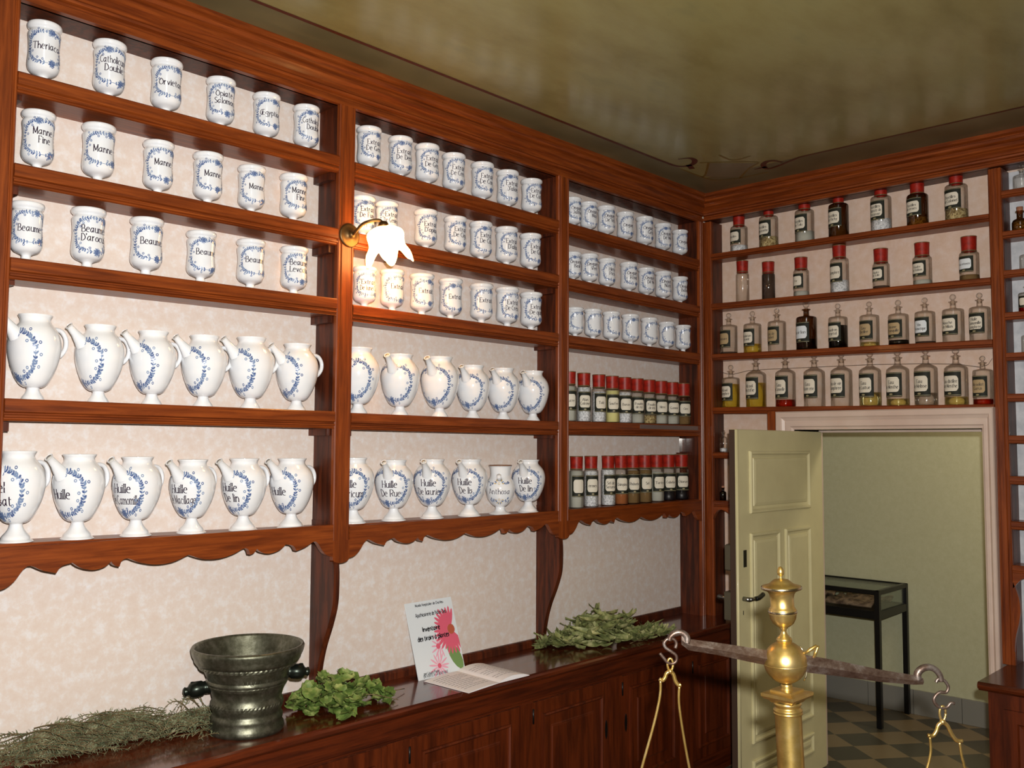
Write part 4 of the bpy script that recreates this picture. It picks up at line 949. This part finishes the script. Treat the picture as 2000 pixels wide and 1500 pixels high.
def sput(polys, mi, h): 
    for q in polys: mb.add([SP(a, b_, h) for a, b_ in q], [tuple(range(len(q)))], mi)
rn = random.Random(2)
def flower(cx__, cy, r, np_, mi, a0, a1, h):
    for k in range(np_):
        a = a0+(a1-a0)*k/(np_-1); sput([leaf_poly(cx__+math.cos(a)*r*.16, cy+math.sin(a)*r*.16, a, r*rn.uniform(.74, .92), r*.15, 10)], mi, h+.00002*k)
flower(sw*.56, SH*.38, sw*.2, 8, 1, PI*.5, PI*1.6, .0008); flower(sw*.47, SH*.13, sw*.21, 13, 1, 0, 2*PI*.95, .0008)
flower(sw*.85, SH*.57, sw*.38, 21, 0, PI*.4, PI*1.72, .001); sput([disc(sw*.86, SH*.57, sw*.08, 16)], 2, .0015); sput([disc(sw*.47, SH*.13, sw*.04, 12), disc(sw*.52, SH*.38, sw*.045, 12)], 0, .0014)
sput([leaf_poly(sw*.95, SH*.03, PI*.64, sw*.5, sw*.22, 14)], 3, .0012)
me = mb.mesh('flower_print', ['petal', 'petal_light', 'petal_core', 'leaf_print'])
# keep petals inside the card
for v in me.vertices:
    d = v.co.dot(ex_)
    if d > sw*.995: v.co -= ex_*(d-sw*.995)
link('flower_print', me, stand)
mb = MB()
for t, cx__, cy, u_, k in (('Musée Hospitalier de Charlieu', .5, .935, .00135, 1.5), ("Apothicairerie de l'hôtel-Dieu", .5, .80, .0019, 1.6), ('Inventaire', .44, .6, .0024, 2.0), ('des tiroirs à plantes', .46, .485, .0024, 2.0), ('par Laure Papin', .28, .055, .0013, 1.5), ('EN VENTE A LA BOUTIQUE', .36, .02, .0012, 1.4)):
    sput(letter_polys(t, sw*cx__, SH*cy, u_, thick=k, even=True, serif=False, maxw=sw*.66), 0, .0018)
mb.obj('lettering', 'print_black', stand)
# open booklet
bk = [onp(*q, 2, CT) for q in ((828.5, 1332), (915.5, 1355), (975, 1335), (893, 1312), (1034, 1320), (950, 1299))]
book = empty('booklet', tuple(bk[2]), label='open printed booklet lying flat in front of the card stand', category='booklet')
org = bk[2]
def page(q0, q1, q2, q3, up0, up1, name):
    # q0-q1 outer edge, q3-q2 spine edge; arched sheet with thickness
    mb = MB(); n = 10; vs = []
    for t_ in (0, 1):
        for i in range(n+1):
            t = i/n; z = .003+(.012*math.sin(PI*min(1, t*1.0))**.7*up1 if t_ == 0 else 0)
            zz = .0015 if t_ else max(.003, z)
            vs += [q0.lerp(q3, t)-org+Vector((0, 0, zz)), q1.lerp(q2, t)-org+Vector((0, 0, zz))]
    m = 2*(n+1); fs = []
    for i in range(n): a = 2*i; fs += [(a, a+2, a+3, a+1), (m+a, m+a+1, m+a+3, m+a+2), (a, m+a, m+a+2, a+2), (a+1, a+3, m+a+3, m+a+1)]
    fs += [(0, 1, m+1, m), (m-2, 2*m-2, 2*m-1, m-1)]
    mb.add(vs, fs); o = fixlink(mb, name, 'paper', book)
    tx = MB()
    for r_ in range(11):
        f = .12+.07*r_; a = .1; b_ = .9 if r_ % 4 else .6
        for s_ in range(6):
            ta, tb = a+(b_-a)*s_/6, a+(b_-a)*(s_+.85)/6
            def Q(t, g): 
                i = min(int(t*n), n-1); fr = t*n-i; za = vs[2*i].z; zb = vs[2*i+2].z; w0 = q0.lerp(q3, t); w1 = q1.lerp(q2, t); p = w0.lerp(w1, g)-org; p.z = za+(zb-za)*fr+.0007; return p
            tx.add([Q(ta, f), Q(tb, f), Q(tb, f+.014), Q(ta, f+.014)], [(0, 1, 2, 3)])
    fixlink(tx, 'print_lines', 'paper_ink', o)
page(bk[0], bk[1], bk[2], bk[3], 0, .35, 'page')
page(bk[5], bk[4], bk[2], bk[3], 0, 1.3, 'page')

# ================================================================ BRONZE MORTAR
mL, mR = onp(412, 1424, 2, CT), onp(551, 1424, 2, CT); mc = (mL+mR)/2; rb = (mR-mL).length/2

mh = None
dm = depth(mc); rr_ = 110.5/FPX*(dm-.03)
k = rb/.118
mort = empty('mortar', tuple(mc), label='heavy dark bronze mortar with two knob handles on the worktop', category='mortar')
HM = 160/FPX*dm/math.cos(.2)
zz = lambda v: HM*(1416-v)/(1416-1242)     # photo row -> height on the axis
q = lambda w_: w_/2/139*2*rb
mp_ = [(0, 0), (q(140), 0), (q(143), zz(1410)), (q(141), zz(1402)), (q(134), zz(1396)), (q(137), zz(1390)), (q(137), zz(1384)), (q(131), zz(1380)), (q(130), zz(1374)), (q(137), zz(1366)), (q(137), zz(1352)), (q(131), zz(1348)), (q(138), zz(1335)), (q(143), zz(1326)), (q(150), zz(1323)), (q(150), zz(1318)), (q(155), zz(1315)), (q(158), zz(1311)), (q(152), zz(1307)), (q(153), zz(1300)), (q(161), zz(1288)), (q(175), zz(1283)), (q(176), zz(1279)), (q(196), zz(1275)), (q(203), zz(1270)), (q(204), zz(1266)), (q(212), zz(1258)), (q(216), zz(1250)), (q(217), zz(1246)), (q(213), zz(1242)), (q(206), zz(1242)), (q(202), zz(1246))]
mi_ = [(q(202), zz(1246)), (q(182), zz(1272)), (q(150), zz(1310)), (q(120), zz(1350)), (q(90), zz(1385)), (0, zz(1398))]
mb = MB(); mb.lathe(mp_, 72, 0); mb.lathe(mi_, 72, 0); me = mb.mesh('bowl', ['bronze']); fixn(me); bowl = link('bowl', me, mort)
rn = random.Random(4)
for zc_, hh, nn, amp, rr in ((zz(1279), .012, 60, .0022, q(180)), (zz(1359), .013, 54, .002, q(137)), (zz(1318), .004, 60, .001, q(153))):
    mb = MB(); r0 = rr+(.006 if rr > q(170) else .0006); rows = [-hh/2, 0, hh/2]; m_ = nn*2; vs = []
    for j in range(m_):
        a = 2*PI*j/m_
        for t in rows: r1 = r0+(amp*rn.uniform(.6, 1.3) if (j % 2 and t == 0) else 0); vs.append((r1*math.sin(a), -r1*math.cos(a), zc_+t))
    mb.add(vs, [(j*3+i, ((j+1) % m_)*3+i, ((j+1) % m_)*3+i+1, j*3+i+1) for j in range(m_) for i in range(2)], 0)
    mb.obj('cast_band', 'bronze', mort)
mb = MB()      # worn raised letters under the lip
for j, st in enumerate(('|', 'H', 'I', 'V', 'I')):
    polys = letter_polys('HDIVI'[j], 0, zz(1299)-.014, .0032, serif=False, thick=.8, even=True); r0 = q(152)+.004; a0 = math.atan2(CAM.x-mc.x, -(CAM.y-mc.y))+(-.05+j*.17)
    wrap([[(a+a0*r0, b_) for a, b_ in pq] for pq in polys], mb, lambda z: r0, r0, 0, .001)
mb.obj('raised_letters', 'bronze', mort)
Rhv = Rh.normalized()
for sg, u0, v0, bend in ((-1, 361, 1341, -.25), (1, 592, 1306, -.0)):
    mb = MB(); tdir = (Rhv*sg+Vector((Fv.x, Fv.y, 0)).normalized()*(-.35 if sg < 0 else .35)).normalized()
    r0 = q(150); base = tdir*r0*.9+Vector((0, 0, zz(1303 if sg > 0 else 1322))); ax = (tdir+Vector((0, 0, -.16 if sg < 0 else -.08))).normalized()
    pts = [base+ax*t for t in (0, .016, .024, .029, .048, .06, .068, .073, .078, .083, .088, .091)]
    mb.tube(pts, [.023, .021, .02, .024, .026, .025, .022, .014, .013, .016, .012, .002], 14, 0)
    for s_ in (-1, 1): mb.tube([pts[5]+Vector((0, 0, .01)), pts[5]+Vector((0, 0, .027))+Rhv*s_*.004], [.008, .004], 8)
    mb.obj('handle', 'bronze_dark', mort)

# ================================================================ HERBS ON THE WORKTOP
def on_top(u, v): p = onp(u, v, 2, CT); return p
rosemary = MB(); rn = random.Random(21)
def sprig(p0, dirv, ln, arch, nd, nl):
    side = Vector((-dirv.y, dirv.x, 0)); pts = []
    for i in range(7):
        t = i/6; pts.append(p0+dirv*ln*t+side*math.sin(t*2.2)*ln*.12*arch[1]+Vector((0, 0, arch[0]*math.sin(PI*min(1, t*.9+.1)))))
    rosemary.tube(pts, [.0018*(1-.6*i/6) for i in range(7)], 4, 1)
    for i in range(nd):
        t = .08+.92*i/nd; j = min(int(t*6), 5); c = pts[j].lerp(pts[j+1], t*6-j); ax = (pts[j+1]-pts[j]).normalized()
        a = rn.uniform(0, 2*PI); o = (side*math.cos(a)+Vector((0, 0, 1))*math.sin(a)*.9+ax*rn.uniform(.3, 1.1)).normalized()
        l = nl*rn.uniform(.6, 1.2)*(1-.3*t); w_ = o.cross(Vector((rn.uniform(-1, 1), rn.uniform(-1, 1), 1))).normalized()*.0013
        e = c+o*l; e.z = max(e.z, CT+.0015); m_ = c.lerp(e, .5)+Vector((0, 0, .0012)); m_.z = max(m_.z, CT+.002)
        rosemary.add([c-w_*.5, c+w_*.5, m_+w_, e, m_-w_], [(0, 1, 2, 3, 4)], 0)
def patchherb(px, n, spread, zmax, lr):
    for _ in range(n):
        u, v = px[rn.randrange(len(px))]; p = on_top(u+rn.uniform(-spread, spread), v+rn.uniform(-spread*.35, spread*.25))
        p.y = min(p.y, DW-.03); p.z = CT+.003+rn.uniform(0, zmax)
        a = rn.choice((rn.uniform(-.5, .6), rn.uniform(2.6, 3.7), rn.uniform(-1.2, 1.2))); d = Vector((math.cos(a), math.sin(a)*.55, 0)).normalized()
        l = rn.uniform(*lr)
        if p.y+d.y*l > DW-.02: d.y = -abs(d.y)
        sprig(p, d, l, (rn.uniform(.0, .03), rn.uniform(-1, 1)), 26, .017)
patchherb([(10, 1470), (60, 1455), (110, 1440), (150, 1430), (70, 1480), (30, 1495), (130, 1468), (180, 1448), (0, 1440), (40, 1420), (100, 1415)], 170, 30, .075, (.08, .17))
patchherb([(20, 1450), (70, 1432), (120, 1415), (0, 1470), (160, 1412)], 90, 26, .1, (.08, .16))
patchherb([(190, 1420), (230, 1418), (270, 1405), (120, 1425), (220, 1440)], 85, 20, .05, (.07, .14))
patchherb([(320, 1400), (345, 1405), (370, 1400), (345, 1435), (385, 1420), (320, 1450), (375, 1450)], 80, 18, .045, (.06, .12))
for z_ in range(9): p = on_top(rn.uniform(110, 370), 1405+rn.uniform(-6, 6)); p.z += .05; p.y = min(p.y, DW-.04); sprig(p, Vector((rn.uniform(-.5, .8), .1, 0)).normalized(), .1, (.05, .5), 20, .018)
rosemary.obj('rosemary_pile', ['rosemary', 'rosemary_stem'], None, kind='stuff', label='tangled heap of dried rosemary sprigs left of the mortar', category='herbs')
def leafheap(name, mats, px, n, spread, zmax, ln, wd, curl, seed, label, stems, jag=0, cu0=0, cw=60):
    rn = random.Random(seed); mb = MB()
    for _ in range(n):
        u, v = px[rn.randrange(len(px))]; du = rn.uniform(-spread, spread); mound = math.exp(-((u+du-cu0)/cw)**2); p = on_top(u+du, v+rn.uniform(-spread*.4, spread*.4)); p.y = min(max(p.y, CF+.01), DW-.05)
        l = ln*rn.uniform(.6, 1.25); w_ = wd*rn.uniform(.6, 1.2)
        M = Matrix.Rotation(rn.uniform(0, 2*PI), 4, 'Z') @ Matrix.Rotation(rn.uniform(-.7, .7), 4, 'X') @ Matrix.Rotation(rn.uniform(-.5, .35), 4, 'Y')
        vs = []; nu, nv = 7, 4; cu = rn.uniform(.2, 1)*curl; fo = rn.uniform(-.4, .9); tw = rn.uniform(-1, 1)
        for i in range(nu+1):
            t = i/nu; hw = w_*math.sin(PI*min(1, t*.94+.03))**.75*(1+jag*(.25 if i % 2 else -.25))
            for j in range(nv+1):
                s_ = j/nv*2-1
                q_ = Vector(((t-.5)*l, s_*hw, abs(s_)*hw*fo+cu*l*(t-.5)**2+.12*hw*math.sin(7*t+s_*3)*1.2+tw*s_*(t-.5)*w_)); vs.append(M @ q_)
        zmn = min(q_.z for q_ in vs); bz = CT+.002+zmax*(.12+mound)*rn.random()**1.3
        vs = [Vector((p.x+a.x, p.y+a.y, bz+(a.z-zmn))) for a in vs]
        for q_ in vs:
            if q_.y > DW-.004: q_.y = DW-.004
        m_ = nv+1; mb.add(vs, [(i*m_+j, (i+1)*m_+j, (i+1)*m_+j+1, i*m_+j+1) for i in range(nu) for j in range(nv)], 0, True)
    for a, b_, c in stems:
        P_ = [on_top(*a), on_top(*b_)]; P_[0].z += .012; P_[1].z += .01; m_ = P_[0].lerp(P_[1], .5); m_.z += c; mb.tube(smooth_pts([P_[0], m_, P_[1]], 4), .0016, 5, 1)
    mb.obj(name, mats, None, kind='stuff', label=label, category='herbs')
leafheap('herb_pile', ['fresh_leaf', 'rosemary_stem'], [(585, 1388), (615, 1375), (640, 1380), (665, 1375), (690, 1372), (720, 1365), (745, 1368), (650, 1395), (690, 1392), (610, 1395), (675, 1405)], 190, 17, .085, .062, .024, .9, 31, 'heap of fresh green leaves beside the bronze mortar',
         [((640, 1385), (778, 1372), .03), ((700, 1385), (790, 1350), .012), ((590, 1390), (700, 1370), .05)], .6, 650, 80)
leafheap('herb_pile', ['dry_leaf', 'rosemary_stem'], [(1060, 1262), (1085, 1262), (1110, 1262), (1140, 1262), (1170, 1262), (1200, 1258), (1230, 1252), (1260, 1245), (1130, 1250), (1170, 1245), (1210, 1240), (1285, 1238)], 300, 15, .125, .125, .017, 1.0, 32, 'heap of long dull green dried leaves on the worktop in front of the right bay',
         [((1150, 1262), (1240, 1235), .075), ((1100, 1262), (1170, 1250), .06), ((1045, 1268), (1120, 1255), .02), ((1230, 1262), (1310, 1238), .01)], 0, 1175, 62)

# ================================================================ BRASS BEAM BALANCE
DSC = 2.12
def sc3(u, v, dd=0.0):
    """point on the upright plane that holds the column, dd metres behind it"""
    d = ray(u, v); Fh = Vector((Fv.x, Fv.y, 0)).normalized(); P0 = CAM+ray(1540, 1300)*DSC+Fh*dd
    return CAM+d*((P0-CAM).dot(Fh)/d.dot(Fh))
pt, pb_ = sc3(1524, 1107), sc3(1545, 1500); axis = (pt-pb_).normalized(); TT = .80
base_pt = pb_-axis*((pb_.z-TT)/axis.z)
scale = empty('balance_scale', tuple(base_pt), label='brass column balance with rusty iron beam and hooks in the foreground', category='scale')
Mz = Vector((0, 0, 1)).rotation_difference(axis).to_matrix().to_4x4()
px2m = lambda v: depth(sc3(1535, v))/FPX
hgt = lambda v: (sc3(1524+(v-1107)*21/393, v)-base_pt).length
def lp(items): return [(r*px2m(v), hgt(v)) for r, v in items]
ROT = Matrix.Rotation(math.radians(0), 4, 'Z')
def L3(mb, prof, seg=48, mi=0, smooth=True): mb.lathe(prof[::-1], seg, mi, Mz, smooth)
mb = MB(); L3(mb, lp([(0, 1106), (3.5, 1108), (6, 1113), (6.8, 1118), (5.6, 1123), (2.4, 1125), (2.4, 1129), (6, 1130.5), (14, 1132), (20, 1137), (25, 1141), (36, 1144), (38, 1147), (38, 1150), (34, 1152), (27.5, 1155), (24, 1160), (22.5, 1168), (22.5, 1184), (25, 1188), (26.5, 1190), (26.5, 1196), (27, 1198), (26, 1200), (24.5, 1208), (20, 1217), (13, 1223), (8, 1225), (8.5, 1227), (5.5, 1229), (5.2, 1234), (8, 1240), (13, 1245), (15, 1248), (15, 1252), (11, 1254)])); me = mb.mesh('finial_urn', ['brass']); fixn(me); link('finial_urn', me, scale)
mb = MB(); L3(mb, lp([(26.6, 1192), (27.6, 1193), (27.6, 1196), (26.6, 1197)])); L3(mb, lp([(38, 1145), (39.2, 1147), (39, 1149.5), (38, 1150.5)])); me = mb.mesh('silvered_rings', ['silver_brass']); fixn(me); link('silvered_rings', me, scale)
# ball
cb = sc3(1533.5, 1293)-base_pt; rb_ = 41*px2m(1293)
mb = MB(); MB_ = Matrix.Translation(cb) @ Mz
mb.lathe([(rb_*math.cos(a), rb_*math.sin(a)) for a in [-PI/2+PI*k/32 for k in range(33)]], 64, 0, MB_); mb.lathe([(rb_, -.006), (rb_*1.012, -.0052), (rb_*1.012, -.0036), (rb_, -.003)], 64, 0, MB_)
me = mb.mesh('ball', ['brass']); fixn(me); link('ball', me, scale)
mb = MB(); sq = lambda w_, v0, v1, w1=None: None
# square cap turned a little, then a round neck and the column
def sqp(mb, items, rot):
    vs = []
    for w_, v in items:
        h = hgt(v); hw = w_*px2m(v)
        for k in range(4): a = rot+PI/4+PI/2*k; vs.append(Mz @ Vector((hw*math.sqrt(2)*math.cos(a), hw*math.sqrt(2)*math.sin(a), h)))
    n = len(items); mb.add(vs, [(k*4+j, k*4+(j+1) % 4, k*4+4+(j+1) % 4, k*4+4+j) for k in range(n-1) for j in range(4)]+[(0, 1, 2, 3), tuple((n-1)*4+j for j in range(4))])
rot = yaw+.72
L3(mb, lp([(10, 1336), (11.5, 1339), (10.5, 1342), (12, 1346), (12, 1350)]), 32)
sqp(mb, [(23, 1346), (23, 1350), (36, 1352), (36, 1358), (32, 1363), (25, 1367), (22, 1371)], rot)
L3(mb, lp([(25, 1370), (27, 1373), (26, 1376), (23.5, 1378), (23.5, 1382), (27.5, 1384), (28, 1387), (26.5, 1389.5), (28, 1391), (27.5, 1393.5), (25, 1395)]), 48); me = mb.mesh('capital', ['brass']); fixn(me); link('capital', me, scale)
rc_ = 25.5*px2m(1430); mb = MB(); hb_ = hgt(1394)
mb.lathe([(0, .001), (.11, .001), (.11, .015), (.09, .03), (.06, .04), (.045, .06), (rc_*1.15, .075), (rc_, .09), (rc_, hb_)], 48, 0, Mz); me = mb.mesh('column', ['brass']); fixn(me); link('column', me, scale)
# iron beam through the ball
mb = MB()
def beamseg(pts):
    vs = []; Fh = Vector((Fv.x, Fv.y, 0)).normalized()
    for u, v, h, tk in pts:
        c = sc3(u, v)-base_pt; up = sc3(u, v-h/2)-sc3(u, v); vs += [c+up, c-Fh*tk*px2m(v), c-up, c+Fh*tk*px2m(v)]
    n = len(pts); mb.add(vs, [(k*4+j, k*4+4+j, k*4+4+(j+1) % 4, k*4+(j+1) % 4) for k in range(n-1) for j in range(4)]+[(3, 2, 1, 0), tuple((n-1)*4+j for j in range(4))])
beamseg([(1331, 1250, 18, 4), (1345, 1259, 22, 7), (1400, 1267, 24, 9), (1460, 1278, 28, 11), (1500, 1285, 30, 13), (1533, 1289, 34, 14), (1580, 1297, 34, 13), (1640, 1306, 30, 11), (1720, 1320, 24, 9), (1785, 1328, 19, 7), (1803, 1331, 12, 4)])
rel2 = lambda q: [sc3(u, v)-base_pt for u, v in q]
def hook(q, rad, flat=1.0, m=None): mb.tube(smooth_pts(rel2(q), 5), [r*px2m(1300) for r in (rad if isinstance(rad, list) else [rad]*((len(q)-1)*5+1))], 10, 0, True, flat)
hook([(1342, 1256), (1341, 1244), (1332, 1236), (1320, 1236), (1310, 1243), (1307, 1251)], [7-.08*i for i in range(26)])
hook([(1793, 1328), (1792, 1316), (1801, 1306), (1815, 1303), (1828, 1309), (1836, 1320), (1838, 1331)], [7.6-.08*i for i in range(31)])
me = mb.mesh('beam', ['iron']); fixn(me); beam = link('beam', me, scale)
mb = MB(); bp_ = rel2([(1571, 1277), (1584, 1268), (1594, 1262), (1600, 1262), (1594, 1272), (1590, 1284)])
mb.tube(bp_, [.003, .0045, .004, .0012, .004, .004], 8); mb.tube(rel2([(1562, 1262), (1570, 1272), (1575, 1288), (1577, 1305), (1574, 1322), (1570, 1330)]), .0016, 8, 1); fixlink(mb, 'pivot_bracket', ['brass', 'silver_brass'], scale)
for sh_, ring, yoke, rods, q0, pan_u in (
    ([(1319, 1266), (1321, 1256), (1315, 1248), (1304, 1248), (1297, 1256), (1300, 1265), (1310, 1272), (1320, 1280), (1321, 1290), (1314, 1296), (1304, 1294), (1296, 1285), (1289, 1276)], (1309, 1298, 5.5, 12),
     (([(1309, 1311), (1302, 1315), (1299, 1323), (1294, 1329), (1288, 1326)]), ([(1309, 1311), (1315, 1317), (1319, 1330), (1325, 1338), (1330, 1337)])),
     ([(1290, 1328), (1289, 1360), (1277, 1415), (1254, 1498)], [(1327, 1339), (1326, 1372), (1333, 1425), (1346, 1498)]), 0, 1300),
    ([(1828, 1333), (1833, 1326), (1844, 1329), (1852, 1341), (1848, 1352), (1836, 1352), (1827, 1359), (1824, 1368), (1830, 1378), (1840, 1383), (1850, 1381), (1857, 1373), (1864, 1374)], (1841, 1393, 6, 14),
     (([(1841, 1410), (1833, 1416), (1829, 1428), (1822, 1437), (1812, 1436)]), ([(1841, 1410), (1850, 1417), (1858, 1433), (1868, 1446), (1880, 1447)])),
     ([(1816, 1438), (1818, 1465), (1815, 1485), (1811, 1500)], [(1874, 1449), (1878, 1475), (1882, 1490), (1885, 1502)]), 1, 1848)):
    mb = MB(); hook(sh_, 3.1); mb.obj('hook', 'iron', scale)
    mb = MB(); mb.tube([sc3(ring[0]+ring[2]*math.cos(a), ring[1]+ring[3]*math.sin(a))-base_pt for a in [2*PI*k/20 for k in range(21)]], .0028, 8)
    for y_ in yoke: mb.tube(smooth_pts(rel2(y_), 4), .0046, 8)
    mb.lathe([(.0, .006), (.006, .004), (.0065, 0), (.006, -.004), (0, -.006)], 12, 0, Matrix.Translation(sc3(*yoke[0][0])-base_pt)); mb.obj('yoke', 'brass', scale)
    zpan = TT+.05-base_pt.z; ends = []
    cpan = (sc3(pan_u, 1500)-base_pt); rpan = .085
    for sg, rd in zip((-1, 1), rods):
        mb = MB(); pts = rel2(rd); e = Vector((cpan.x, cpan.y, zpan))+Rhv*sg*rpan
        mb.tube(smooth_pts(pts+[pts[-1].lerp(e, .5), e], 4), .0031, 8); mb.obj('rod', 'brass', scale)
    mb = MB(); mb.lathe([(0, zpan-.02), (rpan*.6, zpan-.016), (rpan, zpan), (rpan*1.02, zpan+.003), (rpan, zpan+.003), (rpan*.6, zpan-.012), (0, zpan-.016)], 40, 0, Matrix.Translation((cpan.x, cpan.y, 0))); fixlink(mb, 'pan', 'brass', scale)
# the table it stands on, just below the picture
tb = empty('table', (base_pt.x, base_pt.y, 0), label='dark wooden table carrying the brass balance below the picture edge', category='table'); tb.rotation_euler.z = math.atan2(Rhv.y, Rhv.x)
mb = MB(); mb.bevbox(-.55, .55, -.28, .28, TT-.035, TT, .006); mb.obj('tabletop', 'worktop_wood', tb)
for a in (-.48, .48):
    for b_ in (-.22, .22): mb = MB(); mb.bevbox(a-.03, a+.03, b_-.03, b_+.03, 0, TT-.036, .004); mb.obj('leg', 'panel_wood', tb)

# ================================================================ GLASS DISPLAY CASE IN THE NEXT ROOM
f1 = onp(1723, 1424, 2, 0); f2 = onp(1777, 1389, 2, 0)
wx = abs(f2.x-f1.x); 
f2 = Vector((min(f2.x, XFAR-.03), f2.y, 0))
zt_ = onp(1725, 1155, 0, f1.x).z; zl = onp(1725, 1212, 0, f1.x).z; zm = onp(1725, 1196, 0, f1.x).z
y1 = (f1.y+f2.y)/2; LNG = 1.15; tq = .028
case = empty('display_case', (f1.x, y1, 0), label='black framed glass display case on legs in the room beyond the door', category='display case')
W_ = f2.x-f1.x
def bar(mb, a, b_, c, d, e, f_): mb.bevbox(a, b_, c, d, e, f_, .003)
mb = MB()
for z0, z1 in ((zt_-tq, zt_), (zl, zm)):
    bar(mb, -tq/2, tq/2, -tq/2, LNG, z0, z1); bar(mb, W_-tq/2, W_+tq/2, -tq/2, LNG, z0, z1); bar(mb, -tq/2, W_+tq/2, -tq/2, tq/2, z0, z1); bar(mb, -tq/2, W_+tq/2, LNG-tq, LNG, z0, z1)
mb.obj('frame', 'black_metal', case)
for a, b_ in ((0, 0), (W_, 0), (0, LNG-tq/2), (W_, LNG-tq/2)):
    mb = MB(); bar(mb, a-tq/2-.001, a+tq/2+.001, b_-tq/2-.001, b_+tq/2+.001, 0, zt_-.002); mb.obj('leg', 'black_metal', case)
mb = MB(); mb.box(.014, W_-.014, .014, LNG-.03, zt_-.008, zt_-.004); mb.box(-.004, -.001, .016, LNG-.03, zm, zt_-tq); mb.box(.016, W_-.016, -.004, -.001, zm, zt_-tq); mb.obj('glass', 'glass_sheet', case)
mb = MB(); mb.box(.014, W_-.014, .014, LNG-.03, zl+.004, zm-.006); mb.obj('case_floor', 'black_metal', case)
for k in range(3):
    mb = MB(); y0 = .06+k*.36; vs = []; n = 8
    for i in range(n+1):
        for j in range(n+1): vs.append((.04+(W_-.08)*i/n, y0+.3*j/n, zm+.02+.035*abs(math.sin(i*.9+k))*abs(math.cos(j*.7))))
    fs = [(i*(n+1)+j, (i+1)*(n+1)+j, (i+1)*(n+1)+j+1, i*(n+1)+j+1) for i in range(n) for j in range(n)]; mb.add(vs, fs, 0, True)
    o = mb.obj('specimen_sheet', 'herbarium', None, (f1.x, y1, 0), label='brown crumpled specimen lying in the glass display case, %s from its near end' % ORD[k], category='specimen', group='specimens in the display case')
    md = o.modifiers.new('s', 'SOLIDIFY'); md.thickness = .012
